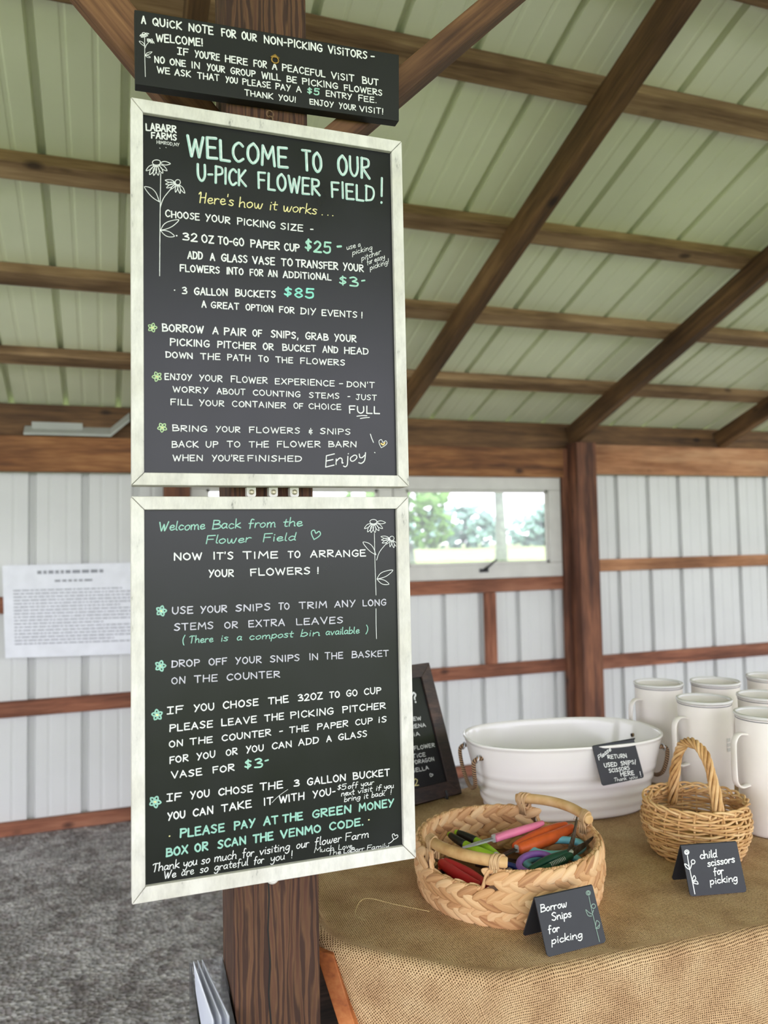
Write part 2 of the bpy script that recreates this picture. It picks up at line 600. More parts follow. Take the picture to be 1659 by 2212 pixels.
def tag(o, label, cat, group=None):
    o['label'] = label
    o['category'] = cat
    if group:
        o['group'] = group
    return o
def thing(name, label, cat, loc=(0, 0, 0), group=None):
    o = bpy.data.objects.new(name, None)
    COL.objects.link(o)
    o.location = loc
    o.empty_display_size = 0.05
    WM[o.name] = Matrix.Translation(loc)
    return tag(o, label, cat, group)
def struct(name, mb, mat, **kw):
    o = emit(name, mb, mat, **kw)
    if kw.get('parent') is None:
        o['kind'] = 'structure'
    return o
def copy_thing(root, loc, label):
    c = root.copy()
    COL.objects.link(c)
    c.location = loc
    c['label'] = label
    for ch in list(root.children):
        d = ch.copy()
        COL.objects.link(d)
        d.parent = c
        for g in list(ch.children):
            e = g.copy()
            COL.objects.link(e)
            e.parent = d
    return c

def timber(name, label, cat, p0, p1, w, h, mat, group=None, bevel=0.004, up=(0, 0, 1), kind=None):
    """sawn timber from p0 to p1 (centre line), w wide sideways and h high; own X axis along its length"""
    p0, p1 = Vector(p0), Vector(p1)
    x = (p1 - p0).normalized()
    u = Vector(up)
    z = (u - x * u.dot(x)).normalized()
    y = z.cross(x)
    m = Matrix((x, y, z)).transposed().to_4x4()
    m.translation = p0
    L = (p1 - p0).length
    mb = MB()
    n = max(1, int(L / 0.4))
    rings = []
    for i in range(n + 1):
        t = L * i / n
        rings.append([m @ Vector((t, a * w / 2, b * h / 2)) for a, b in ((-1, -1), (1, -1), (1, 1), (-1, 1))])
    mb.loft(rings, True, True, True)
    o = emit(name, mb, mat, matrix=m, bevel=bevel)
    if kind:
        o['kind'] = kind
    else:
        tag(o, label, cat, group)
    return o

def catmull(p, k=5, closed=False):
    p = [Vector(q) for q in p]
    n = len(p)
    out = []
    rng = n if closed else n - 1
    for i in range(rng):
        a = p[i - 1] if (closed or i > 0) else p[0]
        b = p[i]
        c = p[(i + 1) % n]
        d = p[(i + 2) % n] if (closed or i + 2 < n) else p[-1]
        for j in range(k):
            t = j / k
            out.append(0.5 * ((2 * b) + (c - a) * t + (2 * a - 5 * b + 4 * c - d) * t * t + (3 * b - a - 3 * c + d) * t ** 3))
    if not closed:
        out.append(p[-1])
    return out

# lettering of every sign: (style, ink, letter height mm, weight, [(word, start u, v, end u, v)]) measured on the sign in mm
TEXT = {
 'top': [
  ('U','w',12.7,1.00,[('A',16.6,138.1,24.9,138.4),('QUiCK',34.1,138.8,81.3,140.6),('NOTE',91.3,141.0,132.8,142.6),('FOR',145.2,143.0,170.5,144.0),('OUR',178.9,144.3,205.2,145.3),('NON-PICKING',216.8,145.8,321.2,149.8),('ViSiTORS',330.3,150.1,403.5,152.9),('-',409.3,153.1,418.0,153.4)]),
  ('U','w',12.3,1.00,[('WELCOME!',39.6,112.6,115.7,118.8)]),
  ('U','w',11.2,1.00,[('`F',73.3,96.9,91.9,97.5),("YOU'RE",101.1,97.8,142.8,99.1),('HERE',150.7,99.3,189.6,100.5),('FOR',198.7,100.8,222.1,101.5),('A',230.7,101.7,240.0,102.0),('PEACEFUL',247.8,102.2,325.3,104.6),('ViSIT',335.0,104.9,378.6,106.2),('BUT',392.6,106.6,423.9,107.6)]),
  ('U','w',10.6,1.00,[('NO',37.2,76.4,54.0,76.9),('ONE',61.0,77.2,87.5,78.1),('IN',95.8,78.4,110.2,78.9),('YOUR',120.7,79.3,151.2,80.3),('GROUP',159.5,80.6,202.4,82.1),('WILL',212.1,82.4,246.0,83.6),('BE',255.3,84.0,274.1,84.6),('PICKING',282.9,84.9,348.4,87.2),('FLOWERS',358.5,87.5,430.9,90.1)]),
  ('U','w',9.9,1.00,[('WE',40.8,60.0,62.4,60.8),('ASK',68.9,61.0,95.7,62.1),('THAT',105.2,62.4,142.2,63.9),('YOU',151.3,64.2,172.7,65.0),('PLEASE',179.6,65.3,228.8,67.2),('PAY',235.9,67.5,263.5,68.5),('A',272.3,68.9,282.4,69.3),('ENTRY',324.8,70.9,373.7,72.8),('FEE.',384.7,73.2,419.5,74.5)]),
  ('U','g',11.1,1.10,[('$5',291.2,69.4,314.2,70.2)]),
  ('U','w',9.6,1.00,[('THANK',183.0,47.0,232.6,48.8),('YOU!',240.9,49.1,272.0,50.2),('ENJOY',295.7,51.0,339.7,52.6),('YOUR',348.8,53.0,380.7,54.1),('VISIT!',386.6,54.3,431.9,56.0)]),
 ],
 'upper': [
  ('U','w',11.0,1.10,[('LABARR',22.5,-46.6,70.7,-43.1)]),
  ('U','w',9.6,1.10,[('FARMS',30.9,-58.3,71.1,-55.9)]),
  ('U','w',5.0,0.80,[('HIMROD,NY',39.4,-66.1,75.2,-65.1)]),
  ('U','t',33.6,0.75,[('WELCOME',86.0,-78.8,254.1,-75.3),('TO',277.1,-74.8,313.9,-74.0),('OUR',339.2,-73.5,400.0,-72.2)]),
  ('U','t',27.0,0.80,[('U-PICK',102.1,-118.0,183.5,-117.0),('FLOWER',200.8,-116.7,309.2,-115.3),('FIELD',327.6,-115.1,407.8,-114.0)]),
  ('U','t',46.9,0.50,[('!',416.8,-114.7,422.9,-114.6)]),
  ('S','y',16.9,0.75,[("Here's",103.3,-154.1,161.8,-152.7),('how',168.9,-152.5,209.1,-151.6),('it',219.2,-151.3,233.9,-151.0),('works',242.7,-150.8,302.6,-149.4),('...',308.7,-149.2,333.9,-148.6)]),
  ('U','w',10.5,1.00,[('CHOOSE',51.7,-184.0,106.4,-183.4),('YOUR',114.6,-183.3,155.3,-182.9),('PICKING',166.3,-182.8,230.5,-182.2),('SIZE',238.5,-182.1,278.0,-181.7),('-',289.4,-181.6,296.0,-181.5)]),
  ('U','w',12.1,1.00,[('*',67.6,-219.5,72.4,-219.5),('32',78.4,-219.4,102.8,-219.2),('OZ',108.3,-219.1,129.0,-218.9),('TO-GO',134.6,-218.8,178.2,-218.4),('PAPER',187.6,-218.3,237.4,-217.8),('CUP',244.2,-217.8,271.5,-217.5)]),
  ('U','g',18.8,0.99,[('$25',279.0,-214.6,326.9,-215.0),('^',335.8,-215.1,346.0,-215.2)]),
  ('U','w',11.8,1.00,[('ADD',86.3,-248.5,110.8,-247.8),('A',121.9,-247.5,130.7,-247.3),('GLASS',139.3,-247.1,183.6,-245.9),('VASE',190.7,-245.7,229.2,-244.7),('TO',238.5,-244.4,259.2,-243.9),('TRANSFER',263.6,-243.7,338.7,-241.7),('YOUR',346.5,-241.5,384.6,-240.5)]),
  ('U','w',10.7,1.00,[('FLOWERS',74.0,-270.4,138.3,-268.1),('INTO',148.1,-267.7,176.3,-266.7),('FOR',186.2,-266.3,209.2,-265.5),('AN',216.4,-265.3,233.3,-264.7),('ADDiTiONAL',241.8,-264.4,326.1,-261.3)]),
  ('U','g',15.6,0.99,[('$3',338.9,-268.6,374.7,-267.9),('^',379.4,-267.9,387.9,-267.7)]),
  ('S','w',9.3,0.75,[('use',353.9,-205.3,371.2,-199.3),('a',374.4,-198.2,379.8,-196.3)]),
  ('S','w',9.3,0.75,[('picking',363.8,-213.3,401.3,-199.5)]),
  ('S','w',9.3,0.75,[('pitcher',380.3,-221.7,417.1,-205.5)]),
  ('S','w',9.3,0.75,[('for',390.5,-228.3,401.4,-223.4),('easy',404.0,-222.2,424.4,-213.1)]),
  ('S','w',9.3,0.75,[('picking!',395.8,-236.9,431.3,-221.7)]),
  ('U','w',11.0,1.00,[('*',64.4,-308.1,68.7,-307.9),('3',77.3,-307.5,85.9,-307.0),('GALLON',96.0,-306.5,150.6,-303.8),('BUCKETS',161.8,-303.2,229.7,-299.8)]),
  ('U','a',15.6,0.99,[('$85',242.3,-296.4,295.8,-295.8)]),
  ('U','w',10.1,1.00,[('A',108.1,-326.1,116.3,-326.0),('GREAT',122.6,-325.9,168.6,-325.3),('OPTION',178.5,-325.2,225.3,-324.6),('FOR',234.6,-324.5,261.0,-324.1),('DIY',270.8,-324.0,298.4,-323.7),('EVENTS',307.4,-323.5,371.4,-322.7),('!',377.4,-322.7,381.8,-322.6)]),
  ('U','w',11.1,1.00,[('BORROW',46.4,-369.6,111.3,-368.7),('A',125.1,-368.5,135.3,-368.4),('PAIR',143.0,-368.3,179.5,-367.8),('OF',189.4,-367.7,206.0,-367.5),('SNIPS,',219.6,-367.3,267.8,-366.7),('GRAB',278.2,-366.5,318.9,-366.0),('YOUR',328.9,-365.9,369.1,-365.4)]),
  ('U','w',10.4,1.00,[('PICKING',58.2,-391.5,120.8,-390.4),('PITCHER',132.3,-390.2,195.8,-389.1),('OR',206.3,-388.9,225.1,-388.6),('BUCKET',239.0,-388.3,297.4,-387.3),('AND',307.9,-387.1,335.9,-386.6),('HEAD',346.1,-386.5,390.6,-385.7)]),
  ('U','w',9.4,1.00,[('DOWN',51.5,-411.6,94.2,-411.0),('THE',105.6,-410.8,137.7,-410.3),('PATH',148.2,-410.2,186.1,-409.6),('TO',199.0,-409.4,216.7,-409.2),('THE',227.7,-409.0,257.5,-408.6),('FLOWERS',269.3,-408.4,347.9,-407.2)]),
  ('U','w',9.5,0.90,[('ENJOY',50.0,-446.8,92.6,-446.4),('YOUR',103.2,-446.3,140.4,-446.0),('FLOWER',153.5,-445.8,214.3,-445.3),('EXPERIENCE',225.8,-445.1,328.8,-444.2),('-',335.9,-444.1,344.1,-444.0),("DON'T",349.7,-444.0,400.5,-443.5)]),
  ('U','w',8.8,0.95,[('WORRY',62.3,-466.1,117.5,-465.9),('ABOUT',131.2,-465.9,177.1,-465.7),('COUNTING',189.2,-465.7,269.4,-465.5),('STEMS',283.3,-465.4,337.0,-465.2),('-',350.8,-465.2,356.1,-465.2),('JUST',365.6,-465.2,403.8,-465.0)]),
  ('U','w',9.1,0.90,[('FILL',58.8,-486.7,92.9,-486.4),('YOUR',102.9,-486.3,142.8,-485.9),('CONTAINER',155.1,-485.8,244.2,-485.0),('OF',256.5,-484.9,273.6,-484.7),('CHOICE',282.4,-484.6,339.7,-484.1)]),
  ('U','w',12.0,0.90,[('FULL',352.9,-488.9,409.1,-488.0)]),
  ('U','w',9.1,0.90,[('BRING',61.2,-528.4,116.2,-527.9),('YOUR',128.5,-527.8,168.6,-527.4),('FLOWERS',182.6,-527.3,267.6,-526.5),('&',281.8,-526.4,290.1,-526.3),('SNIPS',301.2,-526.2,355.9,-525.7)]),
  ('U','w',9.4,0.90,[('BACK',60.0,-554.3,101.9,-553.2),('UP',112.7,-553.0,132.7,-552.5),('TO',146.4,-552.1,168.6,-551.6),('THE',181.8,-551.3,215.1,-550.5),('FLOWER',228.0,-550.1,302.3,-548.3),('BARN',315.3,-548.0,365.7,-546.8)]),
  ('U','w',9.2,0.90,[('WHEN',61.8,-575.6,108.5,-575.1),("YOU'RE",122.1,-574.9,174.6,-574.3),('FINISHED',179.6,-574.3,269.9,-573.3)]),
  ('S','w',18.3,0.70,[('Enjoy',309.3,-581.9,383.0,-566.0)]),
 ],
 'lower': [
  ('S','m',14.0,0.90,[('Welcome',40.1,-685.5,111.6,-684.0),('Back',121.4,-683.8,168.2,-682.8),('from',178.8,-682.5,224.4,-681.6),('the',235.4,-681.3,269.9,-680.6)]),
  ('S','m',13.1,0.90,[('Flower',111.5,-707.2,183.8,-705.7),('Field',202.7,-705.4,257.5,-704.3)]),
  ('U','w',10.7,1.00,[('NOW',62.5,-731.6,106.3,-731.8),("IT'S",123.3,-731.9,155.7,-732.1),('TIME',170.6,-732.1,227.9,-732.4),('TO',243.6,-732.5,265.2,-732.6),('ARRANGE',281.8,-732.6,379.3,-733.1)]),
  ('U','w',10.6,1.00,[('YOUR',115.3,-759.8,156.0,-759.8),('FLOWERS',181.8,-759.8,281.7,-759.9),('!',292.1,-759.9,296.9,-759.9)]),
  ('U','l',10.2,0.95,[('USE',59.4,-815.6,92.2,-815.8),('YOUR',102.4,-815.8,144.8,-816.0),('SNIPS',157.5,-816.1,214.5,-816.4),('TO',226.8,-816.4,246.4,-816.5),('TRIM',261.3,-816.6,308.9,-816.8),('ANY',321.8,-816.9,358.7,-817.0),('LONG',371.3,-817.1,413.9,-817.3)]),
  ('U','l',10.1,0.90,[('STEMS',62.2,-840.9,123.5,-841.5),('OR',139.7,-841.7,161.5,-841.9),('EXTRA',178.0,-842.0,237.7,-842.6),('LEAVES',256.1,-842.8,336.9,-843.6)]),
  ('S','m',11.1,0.95,[('(',74.3,-862.0,78.6,-862.0),('There',84.8,-862.0,122.8,-862.0),('is',133.4,-862.0,146.0,-862.0),('a',158.5,-862.0,167.8,-862.0),('compost',178.7,-862.0,251.4,-862.0),('bin',262.1,-862.0,296.5,-862.0),('available',305.1,-862.0,365.1,-862.0),(')',375.2,-862.0,379.9,-862.0)]),
  ('U','l',10.1,0.90,[('DROP',57.9,-897.3,101.8,-898.1),('OFF',114.8,-898.3,144.0,-898.8),('YOUR',156.7,-899.1,199.0,-899.8),('SNIPS',212.0,-900.0,262.2,-900.9),('IN',277.2,-901.2,293.2,-901.5),('THE',303.5,-901.6,335.8,-902.2),('BASKET',349.9,-902.5,416.6,-903.6)]),
  ('U','l',9.9,0.90,[('ON',57.8,-923.1,79.3,-923.3),('THE',92.6,-923.4,128.7,-923.8),('COUNTER',142.4,-923.9,228.7,-924.9)]),
  ('U','w',10.2,1.00,[('`F',50.9,-968.5,76.3,-968.3),('YOU',91.0,-968.1,123.9,-967.8),('CHOSE',136.4,-967.6,193.3,-967.0),('THE',208.3,-966.9,242.6,-966.5),('32OZ',257.7,-966.4,299.8,-965.9),('TO',310.4,-965.8,328.9,-965.6),('GO',339.4,-965.5,360.0,-965.3),('CUP',370.6,-965.2,401.8,-964.9)]),
  ('U','w',10.0,1.00,[('PLEASE',54.5,-995.5,121.2,-994.6),('LEAVE',133.7,-994.4,190.2,-993.6),('THE',202.3,-993.5,234.3,-993.0),('PICKING',244.6,-992.9,318.3,-991.9),('PITCHER',332.7,-991.7,409.3,-990.6)]),
  ('U','w',9.3,1.00,[('ON',53.8,-1019.3,75.2,-1019.0),('THE',85.2,-1018.8,120.8,-1018.2),('COUNTER',134.0,-1018.0,213.5,-1016.7),('-',225.8,-1016.5,232.5,-1016.4),('THE',242.2,-1016.2,275.5,-1015.6),('PAPER',289.0,-1015.4,342.5,-1014.5),('CUP',354.3,-1014.3,384.9,-1013.8),('iS',395.0,-1013.7,410.4,-1013.4)]),
  ('U','w',9.5,1.00,[('FOR',54.5,-1043.8,83.2,-1042.9),('YOU',95.4,-1042.6,124.7,-1041.7),('OR',140.2,-1041.3,159.0,-1040.7),('YOU',171.7,-1040.3,201.1,-1039.5),('CAN',213.3,-1039.1,246.9,-1038.1),('ADD',257.2,-1037.8,291.7,-1036.8),('A',304.4,-1036.5,313.8,-1036.2),('GLASS',324.3,-1035.9,375.6,-1034.4)]),
  ('U','w',9.6,1.00,[('VASE',57.1,-1067.0,104.2,-1066.2),('FOR',119.8,-1065.9,154.0,-1065.3)]),
  ('U','g',13.9,0.99,[('$3',168.6,-1065.3,198.5,-1066.1),('^',201.4,-1066.2,208.9,-1066.4)]),
  ('U','w',10.4,1.00,[('`F',49.5,-1100.8,72.6,-1101.0),('YOU',85.5,-1101.1,115.4,-1101.2),('CHOSE',127.8,-1101.3,183.0,-1101.6),('THE',193.3,-1101.7,231.4,-1101.9),('3',248.4,-1102.0,258.4,-1102.1),('GALLON',270.6,-1102.2,336.9,-1102.6),('BUCKET',348.7,-1102.6,414.2,-1103.0)]),
  ('U','w',10.7,1.00,[('YOU',50.7,-1128.9,78.6,-1128.3),('CAN',88.9,-1128.0,120.7,-1127.3),('TAKE',132.3,-1127.0,180.8,-1125.9),('IT',199.3,-1125.5,215.1,-1125.1),('WITH',224.4,-1124.9,266.4,-1123.9),('YOU-',279.8,-1123.6,319.1,-1122.7)]),
  ('S','w',8.6,0.95,[('$5',320.7,-1117.1,337.0,-1116.5),('off',339.1,-1116.4,357.7,-1115.7),('your',361.8,-1115.6,385.4,-1114.7)]),
  ('S','w',8.6,0.95,[('next',327.6,-1127.2,351.3,-1126.5),('visit',356.0,-1126.3,382.6,-1125.5),('if',388.0,-1125.3,398.5,-1125.0),('you',402.6,-1124.8,420.8,-1124.3)]),
  ('S','w',8.6,0.95,[('bring',332.6,-1136.8,361.4,-1136.1),('it',366.7,-1136.0,375.2,-1135.8),('back',380.2,-1135.7,404.6,-1135.1),('!',413.2,-1134.9,417.1,-1134.8)]),
  ('U','m',11.7,1.21,[('PLEASE',69.1,-1157.5,138.4,-1156.9),('PAY',151.7,-1156.8,186.1,-1156.6),('AT',198.4,-1156.5,223.4,-1156.3),('THE',229.2,-1156.2,263.8,-1156.0),('GREEN',277.8,-1155.9,345.5,-1155.3),('MONEY',357.6,-1155.2,420.8,-1154.7)]),
  ('U','m',11.6,1.21,[('BOX',48.3,-1183.1,81.8,-1182.6),('OR',91.2,-1182.5,112.6,-1182.2),('SCAN',125.8,-1182.0,171.7,-1181.3),('THE',181.0,-1181.2,215.0,-1180.6),('VENMO',225.4,-1180.5,293.9,-1179.5),('CODE.',306.6,-1179.3,366.5,-1178.4)]),
  ('U','y',8.6,1.40,[('*',51.3,-1157.7,57.7,-1157.8)]),
  ('U','y',9.3,1.40,[('*',371.6,-1176.5,379.4,-1176.3)]),
  ('S','w',12.6,0.75,[('Thank',28.1,-1202.9,68.9,-1202.5),('you',73.4,-1202.5,95.7,-1202.3),('so',101.1,-1202.2,115.2,-1202.1),('much',120.7,-1202.0,156.1,-1201.7),('for',164.5,-1201.6,183.3,-1201.4),('visiting',191.3,-1201.4,240.9,-1200.9),('our',251.1,-1200.8,272.7,-1200.6),('flower',281.6,-1200.5,327.8,-1200.1),('Farm',333.6,-1200.0,374.9,-1199.6)]),
  ('S','w',11.5,0.75,[('We',45.0,-1215.4,64.0,-1215.3),('are',70.9,-1215.2,90.7,-1215.2),('so',98.8,-1215.1,112.4,-1215.1),('grateful',120.6,-1215.0,174.2,-1214.8),('for',182.1,-1214.8,199.1,-1214.7),('you',208.8,-1214.6,232.8,-1214.5),('!',241.9,-1214.5,245.9,-1214.5)]),
  ('S','w',8.2,0.80,[('Much',280.8,-1211.4,314.5,-1212.3),('Love,',321.5,-1212.5,348.2,-1213.2)]),
  ('S','w',7.3,0.80,[('The',304.4,-1218.9,326.6,-1219.3),('LaBarr',330.2,-1219.4,366.7,-1220.1),('Family',370.7,-1220.2,410.1,-1221.0)]),
 ],
 'c1': [
  ('S','w',11.1,1.20,[('Borrow',4.9,65.8,58.9,65.4)]),
  ('S','w',11.0,1.20,[('Snips',22.8,50.3,63.5,49.2)]),
  ('S','w',10.8,1.20,[('for',10.9,33.3,34.0,32.5)]),
  ('S','w',10.8,1.20,[('picking',11.8,17.3,75.2,15.6)]),
 ],
 'c2': [
  ('S','w',13.0,1.20,[('child',33.0,63.8,70.5,64.8)]),
  ('S','w',12.4,1.20,[('scissors',45.2,49.2,105.3,53.7)]),
  ('S','w',12.3,1.20,[('for',55.1,33.4,77.2,34.3)]),
  ('S','w',12.2,1.20,[('picking',43.6,18.0,102.6,20.3)]),
 ],
 'tc': [
  ('S','w',10.7,1.10,[('Please',7.2,58.1,47.8,74.4)]),
  ('U','w',8.5,1.10,[('RETURN',32.3,57.2,85.2,51.9)]),
  ('U','w',8.9,1.10,[('USED',17.0,40.0,53.4,37.6),('SNIPS/',62.8,37.0,106.2,34.2)]),
  ('U','w',8.0,1.10,[('SCISSORS',26.1,25.9,85.0,24.2)]),
  ('U','w',9.2,1.10,[('HERE',54.5,13.2,92.3,11.1)]),
  ('S','w',7.9,1.00,[('Thank',33.4,4.4,68.6,3.2),('you',74.9,3.0,98.8,2.2)]),
  ('U','w',11.6,0.80,[('!',105.2,3.7,112.3,3.5)]),
 ],
 'ez': [
  ('S','w',33.7,0.90,[('need',-172.5,259.0,-90.4,251.4)]),
  ('U','w',28.2,0.90,[('?',-84.8,250.3,-67.5,250.8)]),
  ('U','w',11.0,0.80,[('O',-104.8,223.1,-95.6,222.6)]),
  ('U','w',9.8,0.80,[('FEVERFEW',-174.9,206.9,-71.2,200.4)]),
  ('U','w',9.7,0.80,[('GOMPHRENA',-181.2,184.2,-61.4,180.7)]),
  ('U','w',9.6,0.80,[('FREESiA',-187.2,163.0,-88.2,160.1)]),
  ('U','w',9.5,0.80,[('DILL',-156.4,143.3,-117.4,142.9)]),
  ('U','w',9.5,0.80,[('STRAWFLOWER',-181.4,126.6,-47.9,123.7)]),
  ('U','w',9.4,0.80,[('STATiCE',-170.7,107.8,-85.2,104.0)]),
  ('U','w',9.3,0.80,[('SNAPDRAGON',-167.5,90.9,-60.6,87.7)]),
  ('U','w',9.2,0.80,[('NIGELLA',-161.6,69.8,-85.5,69.1)]),
  ('U','y',17.7,0.60,[('2',-145.1,36.6,-130.0,35.4)]),
 ],
}
